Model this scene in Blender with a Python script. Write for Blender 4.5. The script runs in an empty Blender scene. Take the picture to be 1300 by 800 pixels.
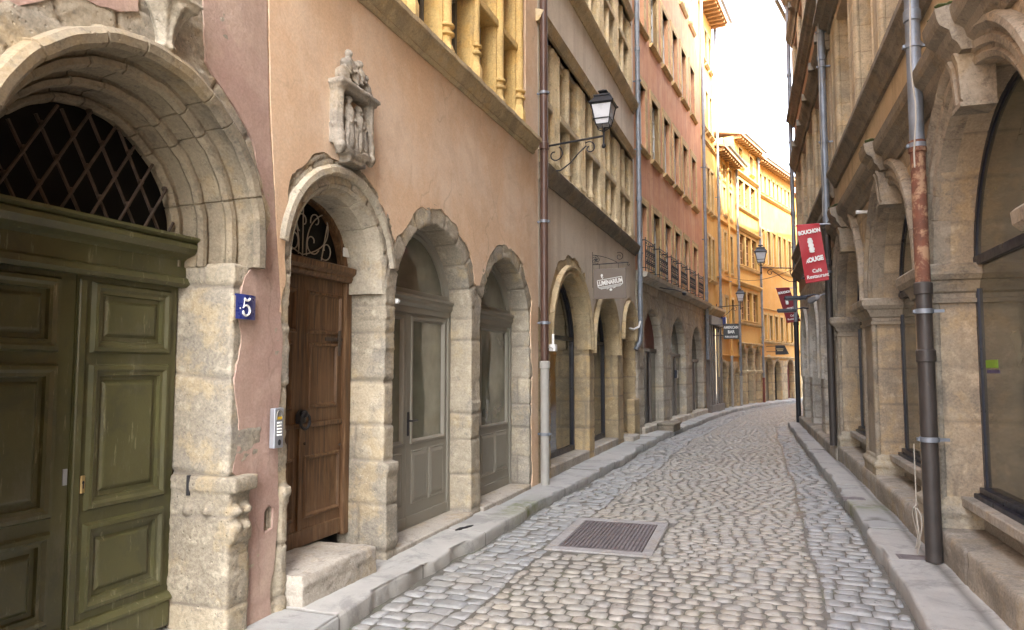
import bpy, bmesh, math, random
import numpy as np
from mathutils import Vector, Matrix
random.seed(7)
rng = np.random.default_rng(11)
sc = bpy.context.scene
col = sc.collection
rad = math.radians
PI = math.pi

# ------------------------------------------------------------------ numpy noise
def _h(i, j, k):
    n = (i * 374761393 + j * 668265263 + k * 2147483647 % 1013904223) & 0xFFFFFFFF
    n = ((n ^ (n >> 13)) * 1274126177) & 0xFFFFFFFF
    n = (n ^ (n >> 16)) & 0xFFFFFFFF
    return n.astype(np.float64) / 2147483648.0 - 1.0
def vnoise(p, s=1.0, off=0.0):
    q = np.asarray(p, dtype=np.float64) * s + off + 1000.0
    i = np.floor(q).astype(np.int64); f = q - i; f = f * f * (3 - 2 * f)
    r = 0
    for a in (0, 1):
        for b in (0, 1):
            for c in (0, 1):
                w = (f[:, 0] if a else 1 - f[:, 0]) * (f[:, 1] if b else 1 - f[:, 1]) * (f[:, 2] if c else 1 - f[:, 2])
                r = r + w * _h(i[:, 0] + a, i[:, 1] + b, i[:, 2] + c * 7)
    return r
def fbm(p, s, o=4, off=0.0):
    r = 0; a = 1.0
    for k in range(o):
        r = r + a * vnoise(p, s * 2 ** k, off + 17.3 * k); a *= .5
    return r
def n1(x, s=1.0, off=0.0):
    x = np.atleast_1d(np.asarray(x, float))
    return fbm(np.stack([x, x * 0 + off, x * 0 + 3.3], 1), s, 3)

# ------------------------------------------------------------------ materials
class NT:
    def __init__(s, name):
        s.m = bpy.data.materials.new(name); s.m.use_nodes = True
        s.t = s.m.node_tree; s.n = s.t.nodes; s.l = s.t.links
        s.b = s.n['Principled BSDF']; s.tc = s.n.new('ShaderNodeTexCoord')
    def new(s, typ, **kw):
        nd = s.n.new('ShaderNode' + typ)
        for k, v in kw.items():
            if k.startswith('i_'): nd.inputs[k[2:].replace('_', ' ')].default_value = v
            else: setattr(nd, k, v)
        return nd
    def link(s, a, b): s.l.new(a, b)
    def coords(s, sc_=(1, 1, 1), what='Object'):
        mp = s.new('Mapping'); mp.inputs['Scale'].default_value = sc_
        s.link(s.tc.outputs[what], mp.inputs['Vector']); return mp.outputs[0]
    def noise(s, scale, detail=6, rough=.6, sc_=(1, 1, 1), dist=0.0):
        nd = s.new('TexNoise'); nd.inputs['Scale'].default_value = scale
        nd.inputs['Detail'].default_value = detail; nd.inputs['Roughness'].default_value = rough
        nd.inputs['Distortion'].default_value = dist
        s.link(s.coords(sc_), nd.inputs['Vector']); return nd.outputs['Fac']
    def ramp(s, fac, stops):
        r = s.new('ValToRGB'); e = r.color_ramp.elements
        while len(e) < len(stops): e.new(.5)
        for el, (p, c) in zip(e, stops): el.position = p; el.color = (*c, 1) if len(c) == 3 else c
        s.link(fac, r.inputs[0]); return r.outputs[0]
    def mix(s, fac, a, b, blend='MIX'):
        m = s.new('MixRGB', blend_type=blend)
        for sock, v in ((m.inputs[0], fac), (m.inputs[1], a), (m.inputs[2], b)):
            if hasattr(v, 'is_linked'): s.link(v, sock)
            elif isinstance(v, (int, float)): sock.default_value = v
            else: sock.default_value = (*v, 1)
        return m.outputs[0]
    def math(s, op, a, b=0.0, clamp=False):
        m = s.new('Math', operation=op, use_clamp=clamp)
        for sock, v in ((m.inputs[0], a), (m.inputs[1], b)):
            if hasattr(v, 'is_linked'): s.link(v, sock)
            else: sock.default_value = v
        return m.outputs[0]
    def thr(s, f, lo, hi):
        m = s.new('MapRange'); m.inputs['From Min'].default_value = lo; m.inputs['From Max'].default_value = hi
        s.link(f, m.inputs['Value']); return m.outputs[0]
    def bump(s, h, strength=.3, dist=.02, normal=None):
        b = s.new('Bump'); b.inputs['Strength'].default_value = strength; b.inputs['Distance'].default_value = dist
        s.link(h, b.inputs['Height'])
        if normal is not None: s.link(normal, b.inputs['Normal'])
        return b.outputs[0]
    def out(s, color=None, rough=None, normal=None, metal=None, spec=None):
        for nm, v in (('Base Color', color), ('Roughness', rough), ('Normal', normal), ('Metallic', metal), ('Specular IOR Level', spec)):
            if v is None: continue
            if hasattr(v, 'is_linked'): s.link(v, s.b.inputs[nm])
            elif isinstance(v, tuple): s.b.inputs[nm].default_value = (*v, 1)
            else: s.b.inputs[nm].default_value = v
        return s.m

def stone(name, a, b, c, mortar=(.20, .175, .145), grime=.5, bs=.5, patch=1.3, joint=None):
    """worn limestone: two body tints, one weathering tint, per block tint from the 'blk' attribute"""
    t = NT(name)
    at = t.new('Attribute', attribute_name='blk')
    sep = t.new('SeparateColor'); t.link(at.outputs['Color'], sep.inputs[0])
    big = t.noise(patch, 5, .62); mid = t.noise(6, 8, .68); fine = t.noise(55, 4, .7)
    f = t.math('ADD', t.math('MULTIPLY', sep.outputs[0], .34), t.math('MULTIPLY', big, 1.1))
    body = t.ramp(f, [(.46, tuple(x * 1.1 for x in a)), (.62, tuple((x + y) / 2 for x, y in zip(a, b))), (.80, tuple(x * .92 for x in b))])
    body = t.mix(1.0, body, t.ramp(sep.outputs[2], [(0, (1, 1, 1)), (.02, (.80, .80, .82)), (.35, (.96, .93, .88)), (.6, (.86, .86, .87)), (1, (1.15, 1.1, 1.0))]), 'MULTIPLY')
    warm = (a[0] * 1.12, a[1] * .95, a[2] * .66)
    body = t.mix(t.math('MULTIPLY', t.thr(t.noise(2.9, 6, .65), .52, .60), .55), body, warm)
    body = t.mix(t.math('MULTIPLY', t.thr(mid, .53, .62), .6), body, tuple(min(.75, x * 1.3) for x in a))
    body = t.mix(t.math('MULTIPLY', t.thr(t.noise(1.6, 9, .74, dist=.6), .50, .60), grime), body, c)
    body = t.mix(t.math('MULTIPLY', t.thr(t.noise(11, 9, .78, dist=.3), .55, .63), .6), body, tuple(x * .75 for x in c))
    body = t.mix(.24, body, t.ramp(fine, [(.36, tuple(x * .38 for x in a)), (.64, tuple(min(.8, x * 1.45) for x in a))]))
    body = t.mix(t.math('MULTIPLY', sep.outputs[1], .85), body, mortar)
    vor = t.new('TexVoronoi'); vor.inputs['Scale'].default_value = 26; t.link(t.coords(), vor.inputs['Vector'])
    pit = t.math('MULTIPLY', t.thr(vor.outputs['Distance'], 0.0, .2), .6)
    h = t.math('ADD', t.math('ADD', mid, t.math('MULTIPLY', fine, .35)), pit)
    if joint:
        br = t.new('TexBrick', offset=.5); br.inputs['Scale'].default_value = 1
        br.inputs['Brick Width'].default_value = joint[0]; br.inputs['Row Height'].default_value = joint[1]
        br.inputs['Mortar Size'].default_value = .008; br.inputs['Mortar Smooth'].default_value = .3
        br.inputs['Color1'].default_value = (.75, .75, .75, 1); br.inputs['Color2'].default_value = (1.15, 1.12, 1.05, 1); br.inputs['Mortar'].default_value = (.7, .66, .6, 1)
        sp = t.new('SeparateXYZ'); t.link(t.tc.outputs['Object'], sp.inputs[0])
        cb = t.new('CombineXYZ'); t.link(t.math('ADD', sp.outputs[0], sp.outputs[1]), cb.inputs[0]); t.link(sp.outputs[2], cb.inputs[1])
        wob = t.new('MixRGB', blend_type='ADD'); wob.inputs[0].default_value = .02
        t.link(cb.outputs[0], wob.inputs[1]); nz = t.new('TexNoise'); nz.inputs['Scale'].default_value = 5; t.link(t.coords(), nz.inputs['Vector']); t.link(nz.outputs['Color'], wob.inputs[2])
        t.link(wob.outputs[0], br.inputs['Vector'])
        body = t.mix(.75, body, br.outputs['Color'], 'MULTIPLY')
        h = t.math('SUBTRACT', h, t.math('MULTIPLY', br.outputs['Fac'], .8))
    return t.out(body, t.ramp(mid, [(.3, (.75,) * 3), (.7, (.95,) * 3)]), t.bump(h, bs, .018), spec=.25)

def plaster(name, a, b, c, streak=.35, bs=.25, stain=(.30, .25, .2), stainf=.35):
    t = NT(name)
    big = t.noise(.75, 6, .65, dist=.3); mid = t.noise(3.2, 7, .65); fine = t.noise(70, 3, .6)
    st = t.noise(1.0, 6, .65, sc_=(3.2, 3.2, .16))
    body = t.ramp(big, [(.38, a), (.50, b), (.62, c)])
    body = t.mix(t.math('MULTIPLY', t.thr(st, .48, .62), streak), body, stain)
    body = t.mix(t.math('MULTIPLY', t.thr(mid, .50, .62), stainf), body, tuple(min(.8, x * 1.12) for x in c))
    body = t.mix(t.math('MULTIPLY', t.thr(t.noise(1.5, 9, .74, dist=.8), .51, .61), stainf), body, stain)
    body = t.mix(t.math('MULTIPLY', t.thr(t.noise(6, 9, .8, dist=.6), .54, .68), stainf * .4), body, tuple(x * .8 for x in stain))
    body = t.mix(.16, body, t.ramp(fine, [(.36, tuple(x * .5 for x in a)), (.64, tuple(min(.85, x * 1.4) for x in a))]))
    h = t.math('ADD', t.math('MULTIPLY', mid, 1.2), t.math('MULTIPLY', fine, .3))
    wv = t.mix(.35, t.coords((1, 1, .6)), t.new('TexNoise').outputs['Color'], 'ADD'); cn = wv.node.inputs[2].links[0].from_node; cn.inputs['Scale'].default_value = 2.2; cn.inputs['Detail'].default_value = 6; t.link(t.tc.outputs['Object'], cn.inputs['Vector'])
    cr = t.new('TexVoronoi', feature='DISTANCE_TO_EDGE'); cr.inputs['Scale'].default_value = .8; t.link(wv, cr.inputs['Vector'])
    crk = t.math('MULTIPLY', t.thr(cr.outputs['Distance'], .007, .001), t.thr(t.noise(.9, 3, .5), .50, .58), True)
    body = t.mix(t.math('MULTIPLY', crk, .28), body, tuple(x * .5 for x in stain))
    h = t.math('ADD', h, t.math('MULTIPLY', t.noise(9, 6, .7, dist=.5), .6))
    return t.out(body, .9, t.bump(h, bs, .03), spec=.2)

def plain(name, c, rough=.5, metal=0.0, var=.25, vs=6, bs=.08, bscale=40, spec=.5, c2=None, c2f=(.55, .7)):
    t = NT(name)
    n = t.noise(vs, 6, .65)
    bodyc = t.ramp(n, [(.3, tuple(x * (1 - var) for x in c)), (.7, tuple(min(.9, x * (1 + var)) for x in c))])
    if c2: bodyc = t.mix(t.thr(t.noise(vs * .8, 8, .7, dist=.4), *c2f), bodyc, c2)
    r = t.ramp(t.noise(vs * 2, 5, .6), [(.3, (max(.05, rough - .1),) * 3), (.7, (min(1, rough + .12),) * 3)])
    return t.out(bodyc, r, t.bump(t.noise(bscale, 4, .6), bs, .01), metal, spec)

def glassy(name, c, rough=.04, wob=.05, spec=.9, ws=1.4):
    t = NT(name); t.b.inputs['IOR'].default_value = 1.75
    n = t.noise(2.0, 4, .6)
    bodyc = t.ramp(n, [(.3, tuple(x * .6 for x in c)), (.7, tuple(x * 1.3 for x in c))])
    dirt = t.ramp(t.noise(5, 6, .7), [(.4, (rough,) * 3), (.8, (rough + .12,) * 3)])
    return t.out(bodyc, dirt, t.bump(t.noise(ws, 2, .5, sc_=(1, 1, .6)), wob, .05), 0, spec)

M = {}
M['stone_gold'] = stone('golden_limestone', (.43, .385, .30), (.31, .28, .225), (.19, .182, .17), grime=.65)
M['stone_pale'] = stone('pale_limestone', (.41, .365, .28), (.30, .265, .205), (.19, .178, .16), grime=.5, bs=.7)
M['stone_brown'] = stone('brown_shaded_portal_stone', (.265, .225, .16), (.18, .15, .11), (.09, .08, .068), grime=.65)  # tone darkened for dirt and for the shade under the hood
M['stone_ochre'] = stone('ochre_window_stone', (.61, .42, .17), (.49, .33, .13), (.33, .24, .13), grime=.4, bs=.4)
M['stone_shop'] = stone('honey_shop_stone', (.50, .40, .245), (.39, .31, .19), (.24, .205, .15), grime=.6)
M['stone_mull'] = stone('weathered_mullion_stone', (.54, .44, .28), (.42, .34, .215), (.26, .22, .16), grime=.6)
M['stone_grey'] = stone('grey_arcade_stone', (.50, .46, .385), (.39, .36, .30), (.24, .22, .19), grime=.6)
M['stone_yell'] = stone('yellow_window_stone', (.56, .42, .22), (.45, .335, .17), (.32, .245, .15), grime=.4, joint=(.6, .33))
M['stone_right'] = stone('tan_arcade_stone', (.48, .395, .28), (.37, .30, .215), (.21, .185, .15), mortar=(.17, .145, .115), grime=.65)
M['stone_rwin'] = stone('grey_tan_pilaster_stone', (.54, .44, .30), (.42, .34, .23), (.27, .23, .175), grime=.6, joint=(.8, .36))
M['stone_dark'] = stone('sooty_cornice_stone', (.25, .215, .165), (.175, .15, .118), (.09, .08, .068), grime=.6)
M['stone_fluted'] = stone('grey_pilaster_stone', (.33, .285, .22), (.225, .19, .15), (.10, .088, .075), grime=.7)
M['stone_rgrey'] = stone('grey_far_arcade_stone', (.56, .53, .465), (.43, .40, .35), (.24, .225, .2), grime=.6)
M['stone_step'] = stone('step_stone', (.40, .365, .31), (.30, .275, .235), (.17, .155, .13), grime=.55)
M['stone_relief'] = stone('carved_relief_stone', (.30, .27, .225), (.17, .15, .125), (.07, .062, .053), grime=.85, patch=4)
M['pl_orange'] = plaster('salmon_orange_plaster', (.67, .455, .29), (.70, .505, .345), (.735, .585, .45), .3, .3, (.56, .40, .275), .4)
M['pl_purple'] = plaster('faded_pink_plaster', (.43, .305, .25), (.395, .265, .23), (.50, .385, .315), .45, .32, (.34, .24, .195), .4)
M['pl_grey'] = plaster('mauve_grey_plaster', (.56, .49, .39), (.60, .53, .425), (.63, .56, .46), .5, .15, (.43, .36, .275), .25)
M['pl_red'] = plaster('red_plaster', (.58, .305, .175), (.62, .355, .21), (.64, .41, .255), .65, .15, (.47, .215, .155), .3)
M['pl_yel'] = plaster('ochre_plaster', (.56, .33, .09), (.60, .375, .115), (.62, .41, .15), .3, .15, (.45, .29, .12), .3)
M['pl_or2'] = plaster('warm_orange_plaster', (.59, .325, .09), (.62, .365, .115), (.64, .41, .15), .35, .15, (.5, .27, .1), .3)
M['pl_gold'] = plaster('golden_plaster', (.60, .365, .10), (.63, .40, .125), (.64, .43, .16), .25, .15, (.5, .32, .13), .25)
M['pl_pale'] = plaster('pale_gold_plaster', (.58, .32, .08), (.61, .35, .10), (.62, .385, .13), .2, .15, (.54, .34, .16), .25)
M['pl_tan'] = plaster('tan_plaster', (.54, .42, .26), (.58, .46, .30), (.58, .47, .33), .5, .2, (.31, .24, .155), .35)
M['pl_brick'] = plaster('pinkish_band_plaster', (.45, .29, .20), (.48, .32, .22), (.5, .34, .24), .3, .15, (.33, .22, .16), .3)
M['roof'] = plain('terracotta_tiles', (.40, .23, .13), .85, var=.35, vs=9, bs=.5, bscale=14)
M['soffit'] = plain('eave_timber', (.40, .25, .12), .8, var=.25)
M['green'] = plain('olive_green_paint', (.074, .072, .028), .42, var=.18, vs=4, bs=.10, bscale=90, c2=(.058, .057, .027), c2f=(.5, .6))
def worn(m, dust, f):
    t = NT.__new__(NT); t.m = m; t.t = m.node_tree; t.n = t.t.nodes; t.l = t.t.links; t.b = t.n['Principled BSDF']; t.tc = t.new('TexCoord')
    c = t.b.inputs['Base Color'].links[0].from_socket
    c = t.mix(t.math('MULTIPLY', t.thr(t.noise(5, 9, .78, sc_=(1, 1, .35)), .53, .62), f), c, dust)
    c = t.mix(t.math('MULTIPLY', t.thr(t.noise(30, 6, .7, sc_=(1, 1, .12)), .60, .66), f), c, tuple(x * 2.2 for x in dust))
    t.link(c, t.b.inputs['Base Color'])
worn(M['green'], (.105, .100, .062), .55)
M['greyp'] = plain('warm_grey_paint', (.235, .222, .185), .5, var=.08, vs=3, bs=.04)
M['black'] = plain('black_paint', (.014, .015, .019), .4, var=.2, bs=.03)
M['navy'] = plain('blue_black_frame', (.014, .017, .03), .35, var=.2, bs=.03)
M['iron'] = plain('wrought_iron', (.022, .022, .026), .5, metal=.3, var=.3, vs=20, bs=.2)
M['iron_rust'] = plain('rusty_lattice_iron', (.075, .055, .042), .6, metal=.3, var=.4, vs=25, bs=.3)
M['zinc'] = plain('zinc_pipe', (.22, .245, .28), .5, metal=.45, var=.25, vs=7, bs=.06, c2=(.2, .19, .18), c2f=(.55, .75))
M['pipe_brown'] = plain('brown_painted_pipe', (.085, .045, .032), .4, var=.2, vs=6, bs=.05)
M['pipe_rust'] = plain('rusty_pipe', (.15, .06, .036), .8, var=.35, vs=9, bs=.5, bscale=60, c2=(.36, .22, .13), c2f=(.5, .58))
M['pipe_dark'] = plain('dark_pipe', (.045, .038, .034), .5, var=.3, vs=6, bs=.1, c2=(.14, .1, .07), c2f=(.6, .72))
M['pipe_pale'] = plain('pale_pipe_sleeve', (.34, .33, .30), .55, var=.12, vs=5, bs=.06, c2=(.3, .27, .23), c2f=(.58, .75))
M['white'] = plain('white_plastic', (.7, .7, .68), .5, var=.1)
M['cable'] = plain('off_white_cable', (.40, .37, .31), .6, var=.15)
M['grey_metal'] = plain('brushed_steel', (.36, .38, .42), .35, metal=.5, var=.1, bs=.03)
M['brass'] = plain('brass', (.55, .42, .2), .4, metal=.8, var=.2)
M['blue'] = plain('blue_enamel', (.030, .042, .19), .3, var=.18, vs=12, c2=(.12, .13, .24), c2f=(.6, .8))
M['white_en'] = plain('white_enamel', (.75, .75, .72), .35, var=.05)
M['yellow'] = plain('yellow_display', (.65, .42, .03), .4, var=.1)
M['red_flag'] = plain('red_banner_cloth', (.46, .035, .045), .6, var=.12, vs=3, bs=.1)
M['red_flag2'] = plain('dark_red_banner_cloth', (.23, .022, .03), .7, var=.12, vs=3, bs=.1)
M['sign_brown'] = plain('taupe_sign_paint', (.145, .115, .09), .5, var=.07, vs=4)
M['lamp_glass'] = plain('frosted_lamp_glass', (.62, .64, .68), .3, var=.05)
M['winwhite'] = plain('pale_window_frame', (.55, .57, .57), .5, var=.1)
M['wingrey'] = plain('grey_window_frame', (.20, .20, .185), .5, var=.1)
M['shutter'] = plain('brown_shutter', (.40, .22, .10), .6, var=.15)
M['glass_dark'] = glassy('dark_glass', (.012, .013, .013), .03, .05)
M['glass_fan'] = glassy('dusty_fanlight_glass', (.006, .006, .006), .35, .05, .08)
M['glass_refl'] = glassy('reflection_tinted_old_glass', (.16, .162, .118), .05, .28, .9, 2.2)  # pale base colour stands in for the opposite wall's reflection
M['glass_shop'] = glassy('shop_glass', (.035, .036, .03), .02, .02, 1.0)
M['glass_right'] = glassy('dusty_shop_glass', (.115, .110, .075), .06, .03, .6)
M['glass_win'] = glassy('house_window_glass', (.035, .04, .042), .06, .1, .8)
M['dark_in'] = plain('painted_interior_dark', (.008, .008, .008), .9, var=.1)  # near-black colour paints in the shade of holes and deep openings
M['red_wood'] = plain('dark_red_painted_wood', (.16, .04, .03), .5, var=.2)
M['green_lbl'] = plain('green_sticker', (.22, .42, .03), .5, var=.05)
M['violet_lbl'] = plain('violet_sticker', (.07, .06, .17), .5, var=.05)
M['moss'] = plain('moss', (.055, .075, .02), .95, var=.4, vs=20, bs=.6)
M['timber'] = plain('grey_timber_front', (.145, .125, .11), .6, var=.25, vs=6)
M['cream'] = plain('cream_panel', (.62, .5, .26), .6, var=.15)  # even cream colour with slight noise, no emission
M['steel_lid'] = plain('worn_cast_iron', (.19, .165, .165), .5, metal=.25, var=.3, vs=14, bs=.2)
M['concrete'] = stone('concrete_surround', (.34, .33, .32), (.29, .28, .27), (.22, .21, .2), grime=.3, bs=.3)

def wood_mat():
    t = NT('old_brown_wood')
    g = t.noise(3.0, 8, .65, sc_=(14, 14, .8), dist=.6); b = t.noise(1.6, 6, .6)
    c = t.ramp(g, [(.36, (.055, .030, .014)), (.52, (.130, .070, .032)), (.66, (.22, .135, .07))])
    c = t.mix(t.math('MULTIPLY', t.thr(b, .48, .7), .6), c, (.175, .10, .055))
    sp = t.new('SeparateXYZ'); t.link(t.tc.outputs['Object'], sp.inputs[0])
    wear = t.math('MULTIPLY', t.thr(t.noise(7, 8, .7, sc_=(3, 3, .6)), .5, .7), t.thr(sp.outputs[2], 1.15, .35))
    c = t.mix(t.math('MULTIPLY', wear, .75, True), c, (.26, .17, .10))
    return t.out(c, t.ramp(g, [(.3, (.42,) * 3), (.7, (.62,) * 3)]), t.bump(g, .35, .008), spec=.4)
M['wood'] = wood_mat()

def cobble_mat():
    t = NT('cobblestone')
    at = t.new('Attribute', attribute_name='blk'); sep = t.new('SeparateColor'); t.link(at.outputs['Color'], sep.inputs[0])
    mid = t.ramp(sep.outputs[0], [(0, (.21, .20, .185)), (.18, (.38, .335, .26)), (.4, (.31, .295, .26)), (.55, (.43, .37, .275)), (.7, (.26, .265, .265)), (.85, (.35, .29, .235)), (1, (.46, .44, .40))])
    gut = t.ramp(sep.outputs[0], [(0, (.17, .205, .25)), (.25, (.26, .28, .30)), (.5, (.20, .245, .28)), (.75, (.33, .325, .30)), (1, (.35, .385, .42))])
    c = t.mix(sep.outputs[1], t.mix(.4, mid, (.345, .338, .295)), t.mix(.55, gut, (.30, .305, .30)))
    n = t.noise(14, 7, .7); f = t.noise(90, 4, .7)
    c = t.mix(.35, c, t.ramp(n, [(.36, (.14, .135, .125)), (.64, (.54, .525, .48))]))
    c = t.mix(t.math('MULTIPLY', t.thr(t.noise(.7, 5, .6), .5, .7), .3), c, (.36, .31, .235))
    moss = t.thr(t.noise(2.4, 6, .7), .52, .68)
    dirt = t.mix(moss, (.125, .118, .10), (.10, .11, .055))
    c = t.mix(sep.outputs[2], c, dirt)
    r = t.ramp(n, [(.36, (.27,) * 3), (.64, (.52,) * 3)])
    h = t.math('ADD', n, t.math('MULTIPLY', f, .3))
    return t.out(c, r, t.bump(h, .35, .01), spec=.45)
M['cobble'] = cobble_mat()

def pave_mat():
    t = NT('pavement_slabs')
    at = t.new('Attribute', attribute_name='blk'); sep = t.new('SeparateColor'); t.link(at.outputs['Color'], sep.inputs[0])
    c = t.ramp(sep.outputs[0], [(0, (.29, .315, .33)), (.3, (.42, .425, .40)), (.55, (.36, .37, .37)), (.8, (.46, .455, .42)), (1, (.38, .38, .365))])
    n = t.noise(5, 8, .7); f = t.noise(80, 4, .7)
    c = t.mix(.3, c, t.ramp(n, [(.3, (.16, .15, .14)), (.7, (.56, .53, .48))]))
    c = t.mix(t.math('MULTIPLY', t.thr(t.noise(1.9, 9, .74, dist=.5), .51, .60), .6), c, (.19, .19, .185))
    c = t.mix(t.math('MULTIPLY', t.thr(f, .4, .8), .25), c, (.5, .47, .43))
    c = t.mix(sep.outputs[1], c, (.10, .095, .08))
    c = t.mix(t.math('MULTIPLY', sep.outputs[2], t.thr(n, .35, .6), True), c, (.15, .17, .06))
    return t.out(c, t.ramp(n, [(.3, (.5,) * 3), (.7, (.8,) * 3)]), t.bump(t.math('ADD', n, t.math('MULTIPLY', f, .5)), .4, .012), spec=.35)
M['pave'] = pave_mat()

# ------------------------------------------------------------------ objects
def tag(o, label=None, cat=None, group=None, kind=None):
    for k, v in (('label', label), ('category', cat), ('group', group), ('kind', kind)):
        if v: o[k] = v
    return o
class Frame:
    """a facade line on the plan: s runs along it, d out of it towards the street, z up"""
    def __init__(f, x, y, heading, side):
        f.x, f.y, f.a, f.side = x, y, rad(heading), side
        f.h = (math.sin(f.a), math.cos(f.a))
        f.n = (f.h[1], -f.h[0]) if side < 0 else (-f.h[1], f.h[0])
    def p(f, s, d=0.0, z=0.0):
        return Vector((f.x + f.h[0] * s + f.n[0] * d, f.y + f.h[1] * s + f.n[1] * d, z))
    @property
    def rz(f): return PI / 2 - f.a
def thing(name, fr, s, d, z, label, cat, group=None):
    o = bpy.data.objects.new(name, None); o.empty_display_size = .2
    col.objects.link(o); o.location = fr.p(s, d, z); o.rotation_euler = (0, 0, fr.rz)
    o['_side'] = fr.side; o['_off'] = 0.0
    return tag(o, label, cat, group)
def top_(o):
    while o.parent is not None: o = o.parent
    return o
def side(o): return top_(o).get('_side', -1)
def link(name, me, mat, parent=None, label=None):
    o = bpy.data.objects.new(name, me); col.objects.link(o)
    if mat is not None: me.materials.append(M[mat] if isinstance(mat, str) else mat)
    if parent is not None: o.parent = parent
    if label: o['label'] = label
    return o
class MB:
    def __init__(b, sg=-1, off=(0, 0, 0)):
        b.bm = bmesh.new(); b.sg = sg; b.o = off
    def v(b, s, d, z): return b.bm.verts.new((s - b.o[0], b.sg * (d - b.o[1]), z - b.o[2]))
    def face(b, vs):
        try: return b.bm.faces.new(vs)
        except ValueError: return None
    def box(b, s0, s1, d0, d1, z0, z1, bev=0.0, seg=1):
        vs = [b.v(s, d, z) for s in (s0, s1) for d in (d0, d1) for z in (z0, z1)]
        fs = [b.face([vs[i] for i in q]) for q in ((0, 1, 3, 2), (4, 6, 7, 5), (0, 4, 5, 1), (2, 3, 7, 6), (0, 2, 6, 4), (1, 5, 7, 3))]
        if bev:
            es = {e for f in fs for e in f.edges}
            bmesh.ops.bevel(b.bm, geom=list(es), offset=bev, segments=seg, profile=.5, affect='EDGES')
        return b
    def loops(b, rings, closed=True, cap=True, wrap=False):
        """skin rings of (s,d,z) points"""
        V = [[b.v(*p) for p in r] for r in rings]
        n = len(V[0]); m = len(V)
        for i in range(m if wrap else m - 1):
            A, B = V[i], V[(i + 1) % m]
            for j in range(n if closed else n - 1):
                k = (j + 1) % n
                b.face([A[j], A[k], B[k], B[j]])
        if cap and not wrap:
            if closed: b.face(V[0][::-1]); b.face(V[-1])
        return b
    def prof(b, pr, s0, s1):
        return b.loops([[(s, d, z) for d, z in pr] for s in (s0, s1)])
    def profz(b, pts, z0, z1):
        return b.loops([[(s, d, z) for s, d in pts] for z in (z0, z1)])
    def rect(b, s0, s1, z0, z1, pr, cap=True):
        """nested rectangles: pr = [(inset, d)...] ends in a flat face"""
        rings = [[(s0 + i, d, z0 + i), (s1 - i, d, z0 + i), (s1 - i, d, z1 - i), (s0 + i, d, z1 - i)] for i, d in pr]
        V = [[b.v(*p) for p in r] for r in rings]
        for A, B in zip(V, V[1:]):
            for j in range(4): b.face([A[j], A[(j + 1) % 4], B[(j + 1) % 4], B[j]])
        if cap: b.face(V[-1])
        return b
    def frame(b, s0, s1, z0, z1, w, d0, d1, bottom=True):
        b.box(s0, s0 + w, d0, d1, z0, z1); b.box(s1 - w, s1, d0, d1, z0, z1)
        b.box(s0 + w, s1 - w, d0, d1, z1 - w, z1)
        if bottom: b.box(s0 + w, s1 - w, d0, d1, z0, z0 + w)
        return b
    def arch(b, c, zs, pr, zb=None, seg=28, joints=0, a0=0.0, a1=180.0, ratio=1.0):
        """sweep closed profile [(r,d)] round an arch, with straight legs down to zb; joints = number of voussoirs"""
        rings = []
        if zb is not None: rings.append([(c + r, d, zb) for r, d in pr])
        an = [(a0 + (a1 - a0) * i / seg, 0) for i in range(seg + 1)]
        r0 = min(r for r, d in pr); wd = math.degrees(.0045 / r0)
        for j in range(1, joints):
            q = a0 + (a1 - a0) * (j + .22 * math.sin(j * 2.7 + c)) / joints
            an = [x for x in an if abs(x[0] - q) > 2 * wd] + [(q - wd, 0), (q - wd * .6, 1), (q + wd * .6, 1), (q + wd, 0)]
        an.sort(); dmin = min(d for r, d in pr) + .001
        for i, (t, jn) in enumerate(an):
            t = rad(t); blk = int(t / PI * max(1, joints)) if joints else 0
            e = (.0025 * math.sin(blk * 4.1 + c) + .0015 * math.sin(t * 23 + c)) if joints else 0
            rings.append([(c + math.cos(t) * (r + e + jn * .009), d - (jn * .009 - e if d > dmin else 0), zs + math.sin(t) * (r + e + jn * .009) * ratio) for r, d in pr])
        if zb is not None: rings.append([(c - r, d, zb) for r, d in pr])
        return b.loops(rings)
    def tube(b, pts, r, seg=8, cap=True):
        pts = [Vector(p) for p in pts]; rings = []; up = None
        for i, p in enumerate(pts):
            t = (pts[min(i + 1, len(pts) - 1)] - pts[max(i - 1, 0)]).normalized()
            if up is None: up = Vector((0, 0, 1)) if abs(t.z) < .9 else Vector((1, 0, 0))
            u = (up - t * up.dot(t)).normalized(); w = t.cross(u); up = u
            rr = r[i] if isinstance(r, (list, tuple)) else r
            rings.append([tuple(p + (u * math.cos(2 * PI * k / seg) + w * math.sin(2 * PI * k / seg)) * rr) for k in range(seg)])
        return b.loops(rings, cap=cap)
    def lathe(b, s, d, pr, seg=16, a0=0, a1=360):
        full = a1 - a0 >= 360
        n = seg if full else seg + 1
        return b.loops([[(s + math.cos(rad(a0 + (a1 - a0) * k / seg)) * r, d + math.sin(rad(a0 + (a1 - a0) * k / seg)) * r, z) for k in range(n)] for r, z in pr], closed=True)
    def ellip(b, c, r, rot=None, seg=12):
        m = Matrix.Translation((c[0] - b.o[0], b.sg * (c[1] - b.o[1]), c[2] - b.o[2])) @ (rot or Matrix()) @ Matrix.Diagonal((r[0], r[1], r[2], 1))
        bmesh.ops.create_uvsphere(b.bm, u_segments=seg, v_segments=seg * 2 // 3, radius=1, matrix=m); return b
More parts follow.
